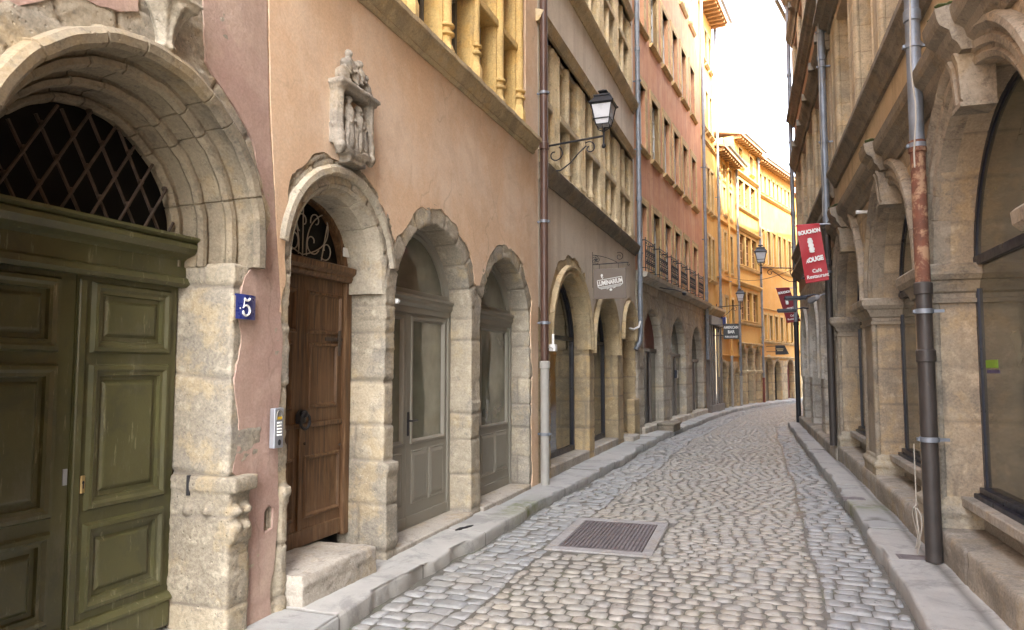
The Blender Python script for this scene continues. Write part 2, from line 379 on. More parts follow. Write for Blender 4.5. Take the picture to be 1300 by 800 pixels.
    def plate(b, outline, holes, d0, d1):
        """polygon with holes in the (s,z) plane, thickened from d0 to d1"""
        cu = bpy.data.curves.new('t', 'CURVE'); cu.dimensions = '2D'; cu.fill_mode = 'BOTH'; cu.extrude = abs(d1 - d0) / 2
        for pl in [outline] + list(holes):
            sp = cu.splines.new('POLY'); sp.points.add(len(pl) - 1); sp.use_cyclic_u = True
            for q, (x, z) in zip(sp.points, pl): q.co = (x, z, 0, 1)
        o = bpy.data.objects.new('t', cu); col.objects.link(o)
        dg = bpy.context.evaluated_depsgraph_get()
        me = bpy.data.meshes.new_from_object(o.evaluated_get(dg))
        mid = (d0 + d1) / 2
        vs = [b.v(v.co.x, mid + v.co.z, v.co.y) for v in me.vertices]
        for p in me.polygons: b.face([vs[i] for i in p.vertices])
        bpy.data.objects.remove(o); bpy.data.curves.remove(cu); bpy.data.meshes.remove(me)
        return b
    def mesh(b, name, smooth=False, angle=40):
        bmesh.ops.remove_doubles(b.bm, verts=b.bm.verts, dist=1e-5)
        bmesh.ops.recalc_face_normals(b.bm, faces=b.bm.faces)
        if smooth:
            for f in b.bm.faces: f.smooth = True
            for e in b.bm.edges:
                if len(e.link_faces) == 2 and e.calc_face_angle(0) > rad(angle): e.smooth = False
        me = bpy.data.meshes.new(name); b.bm.to_mesh(me); b.bm.free(); return me
    def done(b, name, mat, parent=None, smooth=False, label=None, angle=40):
        return link(name, b.mesh(name, smooth, angle), mat, parent, label)
def mb(parent): return MB(side(parent), (top_(parent).get('_off', 0.0), 0, 0))

def bez(p0, p1, p2, n=12):
    return [tuple(a * (1 - t) ** 2 + 2 * b_ * t * (1 - t) + c * t * t for a, b_, c in zip(p0, p1, p2)) for t in [i / n for i in range(n + 1)]]
def spiral(c, r0, r1, a0, a1, n=22):
    """spiral in a plane, as (u,w) pairs"""
    return [(c[0] + (r0 + (r1 - r0) * i / n) * math.cos(rad(a0 + (a1 - a0) * i / n)), c[1] + (r0 + (r1 - r0) * i / n) * math.sin(rad(a0 + (a1 - a0) * i / n))) for i in range(n + 1)]
def notch(c, hw, zb, zs, seg=22, ratio=1.0):
    return [(c - hw, zb)] + [(c - hw * math.cos(PI * i / seg), zs + hw * ratio * math.sin(PI * i / seg)) for i in range(seg + 1)] + [(c + hw, zb)]
def rect(s0, s1, z0, z1): return [(s0, z0), (s1, z0), (s1, z1), (s0, z1)]
def wall_outline(s0, s1, z0, top, notches):
    """from bottom left along the ground with arched notches, then the top edge (list from right to left)"""
    o = [(s0, z0)]
    for nt in sorted(notches, key=lambda q: q[0][0]): o += nt
    o += [(s1, z0)]
    return o + top

class Blocks:
    """irregular coursed ashlar with voussoirs: gives per point (joint distance, block random)"""
    def __init__(b, seed, ch=(.26, .42), bl=(.32, .62), arches=(), zmax=6):
        r = np.random.default_rng(seed); z = [-.2]
        while z[-1] < zmax: z.append(z[-1] + r.uniform(*ch))
        b.z = np.array(z); b.off = r.uniform(0, 1, 100); b.len = r.uniform(*bl, 100); b.ar = arches; b.seed = seed
    def __call__(b, u, z, s):
        k = np.clip(np.searchsorted(b.z, z) - 1, 0, len(b.z) - 2)
        dz = np.minimum(z - b.z[k], b.z[k + 1] - z)
        q = u / b.len[k % 100] + b.off[k % 100]; i = np.floor(q); f = q - i
        du = np.minimum(f, 1 - f) * b.len[k % 100]
        dist = np.minimum(dz, du); idn = i * 31 + k * 7
        for (c, hw, zs, rw, nv) in b.ar:
            rr = np.hypot(s - c, z - zs); m = (z > zs) & (rr < hw + rw)
            an = np.arctan2(z - zs, s - c) / PI * nv; ia = np.floor(an); fa = an - ia
            da = np.minimum(fa, 1 - fa) * PI * rr / nv
            dist = np.where(m, np.minimum(da, np.where(rr > hw + .1, np.abs(hw + rw - rr), 9)), dist); idn = np.where(m, ia * 13 + 1000 + c * 77, idn)
        rnd = np.modf(np.abs(np.sin(idn * 12.9898 + b.seed) * 43758.5453))[0]
        return np.abs(dist), rnd
def masonry(B, name, mat, parent, blocks=None, voxel=.022, groove=.008, rough=.006, blockout=.006, jw=.012, lumps=.0, label=None):
    """voxel remesh a closed shell and weather it: worn edges, joints, uneven block faces"""
    sg = B.sg
    me = B.mesh('tmp'); o = bpy.data.objects.new('tmp', me); col.objects.link(o)
    md = o.modifiers.new('r', 'REMESH'); md.mode = 'VOXEL'; md.voxel_size = voxel; md.adaptivity = 0
    dg = bpy.context.evaluated_depsgraph_get(); dg.update()
    m2 = bpy.data.meshes.new_from_object(o.evaluated_get(dg)); m2.name = name
    bpy.data.objects.remove(o); bpy.data.meshes.remove(me)
    n = len(m2.vertices); co = np.empty(n * 3); m2.vertices.foreach_get('co', co); co = co.reshape(-1, 3)
    no = np.empty(n * 3); m2.vertex_normals.foreach_get('vector', no); no = no.reshape(-1, 3)
    # relax the voxel steps
    ed = np.empty(len(m2.edges) * 2, dtype=np.int64); m2.edges.foreach_get('vertices', ed); ed = ed.reshape(-1, 2)
    for _ in range(2):
        acc = np.zeros((n, 3)); cnt = np.zeros(n)
        np.add.at(acc, ed[:, 0], co[ed[:, 1]]); np.add.at(acc, ed[:, 1], co[ed[:, 0]]); np.add.at(cnt, ed.ravel(), 1)
        co = co * .5 + .5 * acc / np.maximum(cnt, 1)[:, None]
    s, d, z = co[:, 0] + B.o[0], co[:, 1] * sg, co[:, 2]
    disp = rough * (.8 * fbm(co, 4.0, 3) + .45 * fbm(co, 20.0, 3, 40.)) + lumps * fbm(co, 1.6, 3, 5.0)
    attr = np.zeros((n, 4), dtype=np.float32); attr[:, 3] = 1
    if blocks is not None:
        wz = .025 * vnoise(co, 2.0, 3.0)
        dist, rnd = blocks(s + d + wz, z + wz, s)
        j = np.exp(-(dist / jw) ** 2)
        disp = disp - groove * j * (1 + .6 * vnoise(co, 3.0, 9.0)) + blockout * (rnd - .5)
        attr[:, 0] = rnd; attr[:, 1] = j * .8; attr[:, 2] = .03 + .97 * np.modf(rnd * 7.31 + .13)[0]
    co = co + no * disp[:, None]
    m2.vertices.foreach_set('co', co.ravel())
    a = m2.attributes.new('blk', 'FLOAT_COLOR', 'POINT'); a.data.foreach_set('color', attr.ravel())
    m2.polygons.foreach_set('use_smooth', np.ones(len(m2.polygons), dtype=bool))
    m2.update(); m2.materials.clear()
    return link(name, m2, mat, parent, label)

def text(body, size, mat, parent, loc, name='lettering', ext=.002, bold=0.0, rot=(PI / 2, 0, 0), sx=1.0, shear=0.0, space=1.0):
    cu = bpy.data.curves.new('t', 'FONT'); cu.body = body; cu.size = size; cu.extrude = ext; cu.offset = bold
    cu.align_x = 'CENTER'; cu.align_y = 'CENTER'; cu.resolution_u = 3; cu.shear = shear; cu.space_character = space
    o = bpy.data.objects.new('t', cu); col.objects.link(o)
    me = bpy.data.meshes.new_from_object(o.evaluated_get(bpy.context.evaluated_depsgraph_get()))
    bpy.data.objects.remove(o); bpy.data.curves.remove(cu); me.materials.clear(); me.name = name
    o = link(name, me, mat, parent); o.location = loc; o.rotation_euler = rot; o.scale = (sx, 1, 1)
    return o
# ------------------------------------------------------------------ plan
FA = Frame(-2.95, 0, 0, -1)
def chain(fr, L, heading): q = fr.p(L); return Frame(q.x, q.y, heading, fr.side)
LB = 16.45
FC = Frame(-2.95, LB, 4.3, -1); LC = 9.21
FD = chain(FC, LC, 6.5); LD = 2.45
FE = chain(FD, LD, 9.5); LE = 3.3
FF = chain(FE, LE, 14); LF = 3.4
FG = chain(FF, LF, 17); LG = 6.05
FH = chain(FG, LG, 24); LH = 10.0
FR = Frame(1.5, 0, -2.2, 1); R1L, R2L = 13.2, 21.8
FR3 = Frame(FR.p(R2L).x + .1, FR.p(R2L).y + .1, 12, 1); LR3 = 18.0
_wl = [(-9, -2.95), (LB, -2.95)] + [(f.p(0).y, f.p(0).x) for f in (FD, FE, FF, FG, FH)] + [(FH.p(LH).y, FH.p(LH).x)]
def wallL(y): return np.interp(y, [a for a, b in _wl], [b for a, b in _wl])
def kerbL(y): return wallL(y) + np.interp(y, [2, 5, 9, 12, 20, 30], [.42, .40, .40, .50, .48, .44]) + .015 * np.sin(y * 2.1) + .012 * np.sin(y * 5.3)
def wallR(y): return np.where(y < R2L, 1.5 - .0384 * y, .66 + .1 + (y - R2L) * .2126)
def kerbR(y): return np.interp(y, [-9, 5.2, 8.3, 11.5, 15.9, 22], [1.05, .79, .74, .65, .48, .27]) + .012 * np.sin(y * 2.4) + np.where(y > 22.2, (y - 22.2) * .22 + .25, 0)

# ------------------------------------------------------------------ sky, sun, camera
w = bpy.data.worlds.new('World'); sc.world = w; w.use_nodes = True
nt = w.node_tree; bg = nt.nodes['Background']
sky = nt.nodes.new('ShaderNodeTexSky'); sky.sky_type = 'NISHITA'; sky.sun_disc = False
SUN_EL, SUN_AZ = 47.0, 138.0            # azimuth of the sun clockwise from +Y (the street)
sky.sun_elevation = rad(SUN_EL); sky.sun_rotation = rad(SUN_AZ)
sky.air_density = 1.0; sky.dust_density = 3.5; sky.ozone_density = 1.0
hs = nt.nodes.new('ShaderNodeHueSaturation'); hs.inputs['Saturation'].default_value = .55
nt.links.new(sky.outputs[0], hs.inputs['Color'])
nt.links.new(hs.outputs[0], bg.inputs[0]); bg.inputs[1].default_value = .15
sl = bpy.data.lights.new('sun', 'SUN'); sl.energy = 2.0; sl.angle = rad(.5); sl.color = (1, .90, .72)
so = bpy.data.objects.new('sun', sl); col.objects.link(so)
sd = Vector((math.sin(rad(SUN_AZ)) * math.cos(rad(SUN_EL)), math.cos(rad(SUN_AZ)) * math.cos(rad(SUN_EL)), math.sin(rad(SUN_EL))))
so.rotation_euler = sd.to_track_quat('Z', 'Y').to_euler(); so.location = (0, 0, 30)
cam = bpy.data.cameras.new('camera'); co_ = bpy.data.objects.new('camera', cam); col.objects.link(co_); sc.camera = co_
cam.sensor_width = 36; cam.lens = 930 / 1300 * 36; cam.clip_start = .05; cam.clip_end = 1000
yaw, pit = rad(19.7611), rad(4.1819)
fw = Vector((-math.sin(yaw) * math.cos(pit), math.cos(yaw) * math.cos(pit), math.sin(pit))); rt = Vector((math.cos(yaw), math.sin(yaw), 0)); up = rt.cross(fw)
co_.matrix_world = Matrix(((rt.x, up.x, -fw.x, 0), (rt.y, up.y, -fw.y, 0), (rt.z, up.z, -fw.z, 1.6), (0, 0, 0, 1)))
vs = sc.view_settings; vs.view_transform = 'Standard'; vs.look = 'None'; vs.gamma = 1; vs.exposure = 3.75
sc.cycles.max_bounces = 8; sc.cycles.diffuse_bounces = 5
try: sc.cycles.sample_clamp_indirect = 6
except Exception: pass

# ------------------------------------------------------------------ ground, road, pavements
def arr_mesh(name, V, Fq, mat, attr=None, smooth=True):
    me = bpy.data.meshes.new(name); me.from_pydata(V.tolist() if hasattr(V, 'tolist') else V, [], Fq.tolist() if hasattr(Fq, 'tolist') else Fq)
    if attr is not None:
        a = me.attributes.new('blk', 'FLOAT_COLOR', 'POINT'); a.data.foreach_set('color', np.asarray(attr, np.float32).ravel())
    if smooth: me.polygons.foreach_set('use_smooth', np.ones(len(me.polygons), dtype=bool))
    return link(name, me, mat)
gm = plain('bare_ground', (.16, .14, .11), .9, var=.3, vs=2, bs=.3)
b = MB(1); b.face([b.v(x, y, -.06) for x, y in ((-400, -400), (400, -400), (400, 400), (-400, 400))])
tag(b.done('ground', gm), kind='structure')

GC, GH = (-1.535, 7.10), (.475, .72)       # cast iron cover in the road: centre and half size (with surround)
def cobbles():
    VV, FF_, AA = [], [], []; nv = 0
    def stone_at(cx, cy, hx, hy, g, n, tilt):
        nonlocal nv
        u = np.concatenate([[-1], np.linspace(-.955, .955, n - 2), [1]]); U, W = np.meshgrid(u, u); U = U.ravel(); W = W.ravel()
        sk = rng.uniform(-.12, .12, 2); pw = 5.5 if g else 4.2
        m = (np.abs(U) ** pw + np.abs(W) ** pw) ** (1 / pw)
        edge = np.maximum(np.abs(U), np.abs(W)) > .999
        # superelliptic plan, domed top
        sh = np.where(m > 1, 1 / np.maximum(m, 1e-6) ** .8, 1)
        x = cx + (U * sh + sk[0] * W * .5) * hx; y = cy + (W * sh + sk[1] * U * .5) * hy
        dome = (.007 if g else .010)
        z = rng.uniform(-.0045, .004) - dome * np.minimum(m, 1.15) ** 4.0 + tilt[0] * U + tilt[1] * W + rng.normal(0, .0012, len(U))
        z = np.where(edge, -.045, z)
        VV.append(np.stack([x, y, z], 1))
        r = rng.uniform(); a = np.zeros((len(U), 4)); a[:, 0] = r; a[:, 1] = g; a[:, 2] = np.where(edge, 1, 0); a[:, 3] = 1
        AA.append(a)
        I = np.arange(n * n).reshape(n, n)
        FF_.append(np.stack([I[:-1, :-1].ravel(), I[:-1, 1:].ravel(), I[1:, 1:].ravel(), I[1:, :-1].ravel()], 1) + nv)
        nv += n * n
    def band(xl, xr, pitch, wmin, wmax, g, y0, y1, phase):
        y = y0 + phase; row = 0
        while y < y1:
            p = pitch * rng.uniform(.86, 1.16); yc = y + p / 2
            a, b_ = float(xl(yc)), float(xr(yc)); x = a - rng.uniform(0, wmax * .7)
            n = 7 if yc < 8.5 else (6 if yc < 13 else 5)
            while x < b_:
                wd = rng.uniform(wmin, wmax); x0, x1 = max(x, a), min(x + wd, b_); x += wd
                if x1 - x0 < .05: continue
                cx, hx, hy = (x0 + x1) / 2, (x1 - x0) / 2 - .0025, p / 2 - .0022
                wy = yc + .028 * math.sin(cx * 3.1 + row * .13) + .016 * math.sin(cx * 7.3 + yc) + rng.uniform(-.008, .008)
                if abs(wy - GC[1]) < GH[1] + hy * .8 and abs(cx - GC[0]) < GH[0] + hx * .95:
                    for (q0, q1) in ((x0, GC[0] - GH[0] - .006), (GC[0] + GH[0] + .006, x1)):
                        if q1 - q0 > .05: stone_at((q0 + q1) / 2, wy, (q1 - q0) / 2 - .004, hy, g, n, rng.normal(0, .003, 2))
                    continue
                stone_at(cx, wy, hx, hy, g, n, rng.normal(0, .0035, 2))
            y += p; row += 1
    sl_ = lambda y: kerbL(y) + .015
    s1 = lambda y: kerbL(y) + .62 + .02 * math.sin(y * 1.7)
    s2 = lambda y: kerbR(y) - .54 + .011 * (min(y, 22) - 5) + .015 * math.sin(y * 1.3)
    sr_ = lambda y: kerbR(y) - .012
    band(sl_, lambda y: s1(y) - .0, .14, .13, .24, 1, 1.6, 40, .03)
    band(lambda y: s1(y) + .0, lambda y: s2(y) - .003, .116, .09, .175, 0, 1.6, 40, 0)
    band(lambda y: s2(y) + .003, sr_, .14, .14, .26, 1, 1.6, 40, .06)
    # sandy bed between the stones and the road behind the camera
    ys = np.linspace(-9, 52, 160); xs = np.linspace(0, 1, 24)
    Y, X = np.meshgrid(ys, xs, indexing='ij'); XX = (wallL(Y.ravel()) - .1) * (1 - X.ravel()) + (wallR(Y.ravel()) + .1) * X.ravel()
    P = np.stack([XX, Y.ravel(), 0 * XX - .0115], 1); P[:, 2] += .003 * vnoise(P, 3.0)
    inn = (np.abs(P[:, 0] - GC[0]) < GH[0] - .1) & (np.abs(P[:, 1] - GC[1]) < GH[1] - .1)
    a = np.zeros((len(P), 4)); a[:, 2] = 1; a[:, 3] = 1
    I = np.arange(len(P)).reshape(len(ys), len(xs))
    VV.append(P); AA.append(a); FF_.append(np.stack([I[:-1, :-1].ravel(), I[:-1, 1:].ravel(), I[1:, 1:].ravel(), I[1:, :-1].ravel()], 1) + nv)
    o = arr_mesh('cobbled_road', np.concatenate(VV), np.concatenate(FF_), 'cobble', np.concatenate(AA))
    tag(o, 'cobbled road of beige setts between bluish gutter strips', kind='structure')
cobbles()

def pavement(name, wf, kf, y0, y1, ztop, seed, label, inner=None):
    r = np.random.default_rng(seed)
    ys = np.concatenate([np.arange(y0, 12, .03), np.arange(12, y1, .08)])
    jt = [y0 - .2]
    while jt[-1] < y1: jt.append(jt[-1] + r.uniform(.75, 1.7))
    jt = np.array(jt)
    ys = np.unique(np.concatenate([ys] + [jt + e for e in (-.02, -.012, -.006, 0, .006, .012, .02)])); ys = ys[(ys > y0) & (ys < y1)]
    t = np.concatenate([np.linspace(0, .93, 16), [.965, .985, .996, 1.0, 1.0, 1.0]])
    zo = np.concatenate([np.zeros(17), [-.002, -.008, -.020, -.07, -.16]])
    Y, T = np.meshgrid(ys, t, indexing='ij'); Z = np.broadcast_to(zo, Y.shape).copy()
    k = np.clip(np.searchsorted(jt, Y.ravel()) - 1, 0, len(jt) - 2)
    yy = Y.ravel(); tt = T.ravel()
    dj = np.minimum(yy - jt[k], jt[k + 1] - yy)
    row = (tt > .42).astype(int) if inner is None else (tt > inner).astype(int)
    dl = np.abs(tt - (.42 if inner is None else inner)) * .45
    X = wf(yy) * (1 - tt) + kf(yy) * tt
    P = np.stack([X, yy, ztop + Z.ravel()], 1)
    P0 = P.copy(); P0[:, 2] = 0
    ch = .045 * np.clip(vnoise(P0, 3.1, 4.), .15, 1) * (tt > .97)
    P[:, 0] -= np.sign(kf(yy) - wf(yy)) * (ch * .9 + .012 * np.clip(vnoise(P0, 9.0, 31.), 0, 1) * (tt > .97))
    P[:, 2] += .006 * fbm(P0, 1.6, 3) + .003 * fbm(P0, 9., 3) + (r.uniform(-.012, .010, len(jt)))[k] + (r.uniform(-.010, .010, len(jt)))[k] * (tt - .5)
    # sagging kerb blocks and knocked edges
    P[:, 2] -= .012 * np.clip(vnoise(P0, 2.2, 8.0), 0, 1) * (tt > .9)
    j = np.exp(-(dj / .009) ** 2); jl = np.exp(-(dl / .010) ** 2) * .7
    cr = np.exp(-((vnoise(P0, 1.1, 21.0)) / .012) ** 2) * (vnoise(P0, .4, 2.) > .15)
    jj = np.maximum(np.maximum(j, jl), cr * .8)
    P[:, 2] -= .014 * jj
    rnd = np.modf(np.abs(np.sin((k * 7 + row * 3 + seed) * 12.9898) * 43758.5453))[0]
    mossm = np.exp(-((yy - 7.7) / .5) ** 2) * (tt > .7) if seed == 3 else np.exp(-((yy - 8.9) / .35) ** 2) * (tt > .15) * .8
    a = np.stack([rnd, jj * .9, mossm, np.ones_like(rnd)], 1)
    I = np.arange(len(P)).reshape(Y.shape)
    Fq = np.stack([I[:-1, :-1].ravel(), I[:-1, 1:].ravel(), I[1:, 1:].ravel(), I[1:, :-1].ravel()], 1)
    if seed != 3: Fq = Fq[:, ::-1]
    tag(arr_mesh(name, P, Fq, 'pave', a), label, kind='structure')
pavement('pavement', lambda y: wallL(y) - .42, kerbL, -8, 47, .108, 3, 'pale stone pavement with a worn kerb along the shop fronts')
pavement('pavement', lambda y: wallR(y) + .42, kerbR, -8, 22.1, .115, 4, 'narrow stone pavement beside the arcade steps', inner=.62)

# iron cover in the road
FS = Frame(0, 0, 0, 1)
# FS: s = world y, d = -world x
def world_thing(name, x, y, z, label, cat, group=None, rz=0.0):
    o = bpy.data.objects.new(name, None); o.empty_display_size = .2; col.objects.link(o); o.location = (x, y, z); o.rotation_euler = (0, 0, rz); o['_side'] = 1
    return tag(o, label, cat, group)
t = world_thing('manhole_cover', GC[0], GC[1], 0, 'large rectangular ribbed iron cover in a grey surround set in the cobbled road', 'manhole cover', rz=rad(2))
B = MB(1); w0, l0 = GH; w1, l1 = w0 - .10, l0 - .12
for q in ((-w0, w0, -l0, -l1), (-w0, w0, l1, l0), (-w0, -w1, -l1, l1), (w1, w0, -l1, l1)): B.box(q[0], q[1], q[2], q[3], -.05, .004, .006)
B.done('surround', 'concrete', t)
B = MB(1); B.box(-w1 + .008, w1 - .008, -l1 + .008, l1 - .008, -.05, -.008)
for i in range(2):
    for k in range(19):
        x = -w1 + .03 + (k + .5) * (2 * w1 - .06) / 19
        for h in range(6):
            y0 = -l1 + .04 + (h + .5 * (i)) * 0 + h * (2 * l1 - .08) / 6
            if i == 0 and rng.uniform() > .04: B.box(x - .0115, x + .0115, y0 + .006, y0 + (2 * l1 - .08) / 6 - .006, -.008, .003)
for q in ((-w1 + .008, w1 - .008, -l1 + .008, -l1 + .03), (-w1 + .008, w1 - .008, l1 - .03, l1 - .008), (-w1 + .008, -w1 + .026, -l1 + .03, l1 - .03), (w1 - .026, w1 - .008, -l1 + .03, l1 - .03)): B.box(*q, -.006, .003)
B.done('cover_plate', 'steel_lid', t)
def drain(x, y, w_, l_, label):
    t = world_thing('drain_grate', x, y, .117, label, 'drain grate', rz=rad(2))
    B = MB(1); B.box(-w_, w_, -l_, l_, -.02, .002); n = 9
    for k in range(n): B.box(-w_ + .02, w_ - .02, -l_ + .02 + k * (2 * l_ - .04) / n, -l_ + .02 + (k + .55) * (2 * l_ - .04) / n, .002, .007)
    B.frame(-w_, w_, 0, 0, 0, 0, 0) if 0 else None
    B.done('grate_bars', 'steel_lid', t)
drain(1.0, 6.62, .13, .075, 'small rusty drain grate in the right pavement by the dark downpipe foot')
drain(.80, 9.35, .12, .07, 'small dark drain grate in the mossy slab of the right pavement')

# ------------------------------------------------------------------ shared building bits
ROWN = 'town houses along the street'
def window_(parent, s0, s1, z0, z1, d=-.2, frame='winwhite', glass='glass_win', bars=(1, 3), fw_=.05, name='window'):
    B = mb(parent); B.frame(s0, s1, z0, z1, fw_, d - .03, d + .03)
    for k in range(bars[0]):
        x = s0 + (s1 - s0) * (k + 1) / (bars[0] + 1); B.box(x - .03, x + .03, d - .02, d + .035, z0 + fw_, z1 - fw_)
    for k in range(bars[1]):
        z = z0 + (z1 - z0) * (k + 1) / (bars[1] + 1); B.box(s0 + fw_, s1 - fw_, d - .018, d + .028, z - .014, z + .014)
    f = B.done(name, frame, parent)
    B = mb(parent); B.box(s0 + .01, s1 - .01, d - .012, d - .004, z0 + .01, z1 - .01)
    B.done('pane', glass, f); return f
def surround(parent, s0, s1, z0, z1, w_=.14, sill=.08, mat='stone_yell', d=.018, dep=-.24):
    B = mb(parent); B.box(s0 - w_, s0, dep, d, z0, z1); B.box(s1, s1 + w_, dep, d, z0, z1)
    B.box(s0 - w_, s1 + w_, dep, d + .004, z1, z1 + w_)
    o = B.done('window_surround', mat, parent)
    B = mb(parent); B.prof([(dep, z0 - .10), (sill * .4, z0 - .10), (sill, z0 - .03), (sill, z0), (dep, z0 + .01)], s0 - w_ * .9, s1 + w_ * .9)
    B.done('sill', mat, o); return o
def ledge(parent, pr, s0, s1, mat, name='ledge', seg=None):
    B = mb(parent); n = max(1, int((s1 - s0) / .12)) if seg is None else seg
    B.loops([[(s0 + (s1 - s0) * i / n, d + .004 * math.sin(i * 2.3 + s0), z + .003 * math.sin(i * 1.31)) for d, z in pr] for i in range(n + 1)])
    return B.done(name, mat, parent, True)
def roof(parent, L, z, over=.6, depth=6, s0=0.0, mat='roof', rise=1.6):
    B = mb(parent); B.prof([(over, z), (over, z + .10), (-depth, z + rise + .1), (-depth, z + rise)], s0 - .02, L + .02)
    r = B.done('roof', mat, parent)
    B = mb(parent); n = int((L - s0) / .32)
    for k in range(n + 1):
        s = s0 + .1 + k * .32
        if s < L: B.box(s - .05, s + .05, .0, over - .05, z - .12, z - .005)
    B.done('rafters', 'soffit', r)
    B = mb(parent); B.prof([(over + .12 + .06 * math.cos(a), z + .04 + .06 * math.sin(a)) for a in [PI + PI * k / 6 for k in range(7)]], s0, L)
    B.done('gutter', 'zinc', r)
    B = mb(parent); B.box(s0, L, -depth, -depth + .2, 0, z + rise - .02); B.box(s0, s0 + .15, -depth + .2, -.45, 0, z); B.box(L - .15, L, -depth + .2, -.45, 0, z)
    B.done('back_wall', 'pl_grey', parent)
def house(fr, label, off=0.0):
    o = thing('town_house', fr, off, 0, 0, label, 'house', ROWN); o['_off'] = off; return o
def profile_collar(B, s0, s1, d0, d1, pr):
    """mouldings wrapping a rectangular pier: pr = [(expand, z)]"""
    return B.loops([[(s0 - e, d1 + e, z), (s1 + e, d1 + e, z), (s1 + e, d0, z), (s0 - e, d0, z)] for e, z in pr])
# ------------------------------------------------------------------ house with the green portal
A1 = house(FA, 'faded pink plastered house with the olive green double portal under a moulded stone arch')
PC, PZ = 2.75, 2.35
top = [(x, z) for x, z in [(3.74, 0), (3.76, .3), (3.72, .62)]]
def jag(pts, amp=.03, step=.03, seed=1):
    """roughen a polyline"""
    r = np.random.default_rng(seed); out = []
    for (a, b_), (c, d_) in zip(pts, pts[1:]):
        n = max(1, int(math.hypot(c - a, d_ - b_) / step))
        for k in range(n):
            f = k / n; x, z = a + (c - a) * f, b_ + (d_ - b_) * f
            q = np.array([[x, z, seed * 3.1]]); e = [float(fbm(q, 4.0, 4, o))* amp for o in (0, 50)]
            out.append((x + e[0], z + e[1]))
    out.append(pts[-1]); return out
port_notch = [(PC - .68, -.05), (PC - .68, 2.22), (PC - .85, 2.22)] + notch(PC, .85, PZ, PZ)[1:-1] + [(PC + .85, 2.22), (PC + .68, 2.22), (PC + .68, -.05)]
# plaster
B = mb(A1)
big = jag([(PC - .84, -.1), (PC - .84, .93), (PC - .75, 1.0), (PC - .76, 2.0), (PC - .9, 2.2), (PC - .97, 2.5), (PC - .8, 3.0), (PC - .4, 3.30), (PC - .06, 3.36), (PC - .02, 3.78), (PC + .36, 3.75), (PC + .42, 3.3), (PC + .58, 3.2), (PC + .80, 2.98), (PC + .93, 2.75), (PC + .98, 2.5), (PC + .92, 2.3), (PC + .80, 2.15), (PC + .72, 2.0), (PC + .73, 1.5), (PC + .74, .98), (PC + .84, .93), (PC + .83, .5), (PC + .84, -.1)], .03, .025, 3)
edge = jag([(3.81, -.1), (3.83, .3), (3.875, .45), (3.88, .9), (3.85, 1.2), (3.885, 1.6), (3.87, 1.95)], .03, .03, 12)
B.plate(wall_outline(-7, 3.80, -.1, edge + [(3.70, 3.2), (3.55, 5.5), (3.50, 14), (-7, 14)], [big]), [[(3.745, .60), (3.83, .62), (3.835, .74), (3.79, .77), (3.75, .73)]], -.06, .005)
B.done('plaster_wall', 'pl_purple', A1)
B = mb(A1); B.box(3.72, 3.86, -.16, -.13, .55, .8); B.done('cavity_back', 'dark_in', A1)  # near-black backing paints the shade inside the cavity
B = mb(A1); B.ellip((3.80, -.05, .66), (.018, .018, .018)); B.tube([(3.78, -.1, .74), (3.79, -.05, .69), (3.805, -.06, .62)], .008); B.done('cable_end', 'green_lbl', A1, True)
# stone portal
B = mb(A1); B.plate(wall_outline(PC - 1.15, PC + .98, -.05, [(PC + .98, 1.9), (PC + 1.1, 2.2), (PC + 1.1, 3.0), (PC + .6, 3.5), (PC + .45, 3.95), (PC - .2, 3.95), (PC - .3, 3.5), (PC - .9, 3.2), (PC - 1.15, 2.4)], [port_notch]), [], -.43, .0)
bl = Blocks(5, (.5, .62), (.7, 1.3), arches=[(PC, .85, PZ, .2, 9)])
masonry(B, 'stone_portal', 'stone_gold', A1, bl, .016, .012, .006, .008, .011, .004)
B = mb(A1)
B.arch(PC, PZ, [(.60, -.43), (.595, -.38), (.615, -.345), (.635, -.35), (.645, -.375), (.665, -.36), (.67, -.27), (.655, -.245), (.665, -.215), (.69, -.21), (.70, -.235), (.72, -.225), (.735, -.12), (.72, -.095), (.735, -.065), (.765, -.06), (.775, -.085), (.795, -.07), (.80, .02), (.79, .045), (.81, .075), (.85, .085), (.88, .065), (.89, .02), (.89, -.43)], 2.20, 96, joints=8)
B.done('arch_moulding', 'stone_brown', A1, True, angle=28)
# carved bases of the jambs
for sg_ in (1, -1):
    B = mb(A1); c = PC + sg_ * .68
    s0, s1 = (c - .02, c + .16) if sg_ > 0 else (c - .20, c - .04)
    B.box(s0, s1, -.40, .055, .62, .70); B.box(s0 - .01 * sg_, s1 + .01, -.40, .075, .90, .985)
    B.box(s0, s1, -.4, .03, -.02, .93)
    for q in (.02, .10): B.ellip((s0 + q + .03, .05, .79), (.03, .03, .035)); B.ellip((s0 + q + .03, .04, .70), (.04, .035, .03)); B.ellip((s0 - .005, -.08 - q * 1.8, .79), (.03, .03, .03))
    masonry(B, 'jamb_base', 'stone_pale', A1, Blocks(12, (.45, .5), (3, 4)), .012, .004, .006, .004, .01, .004)
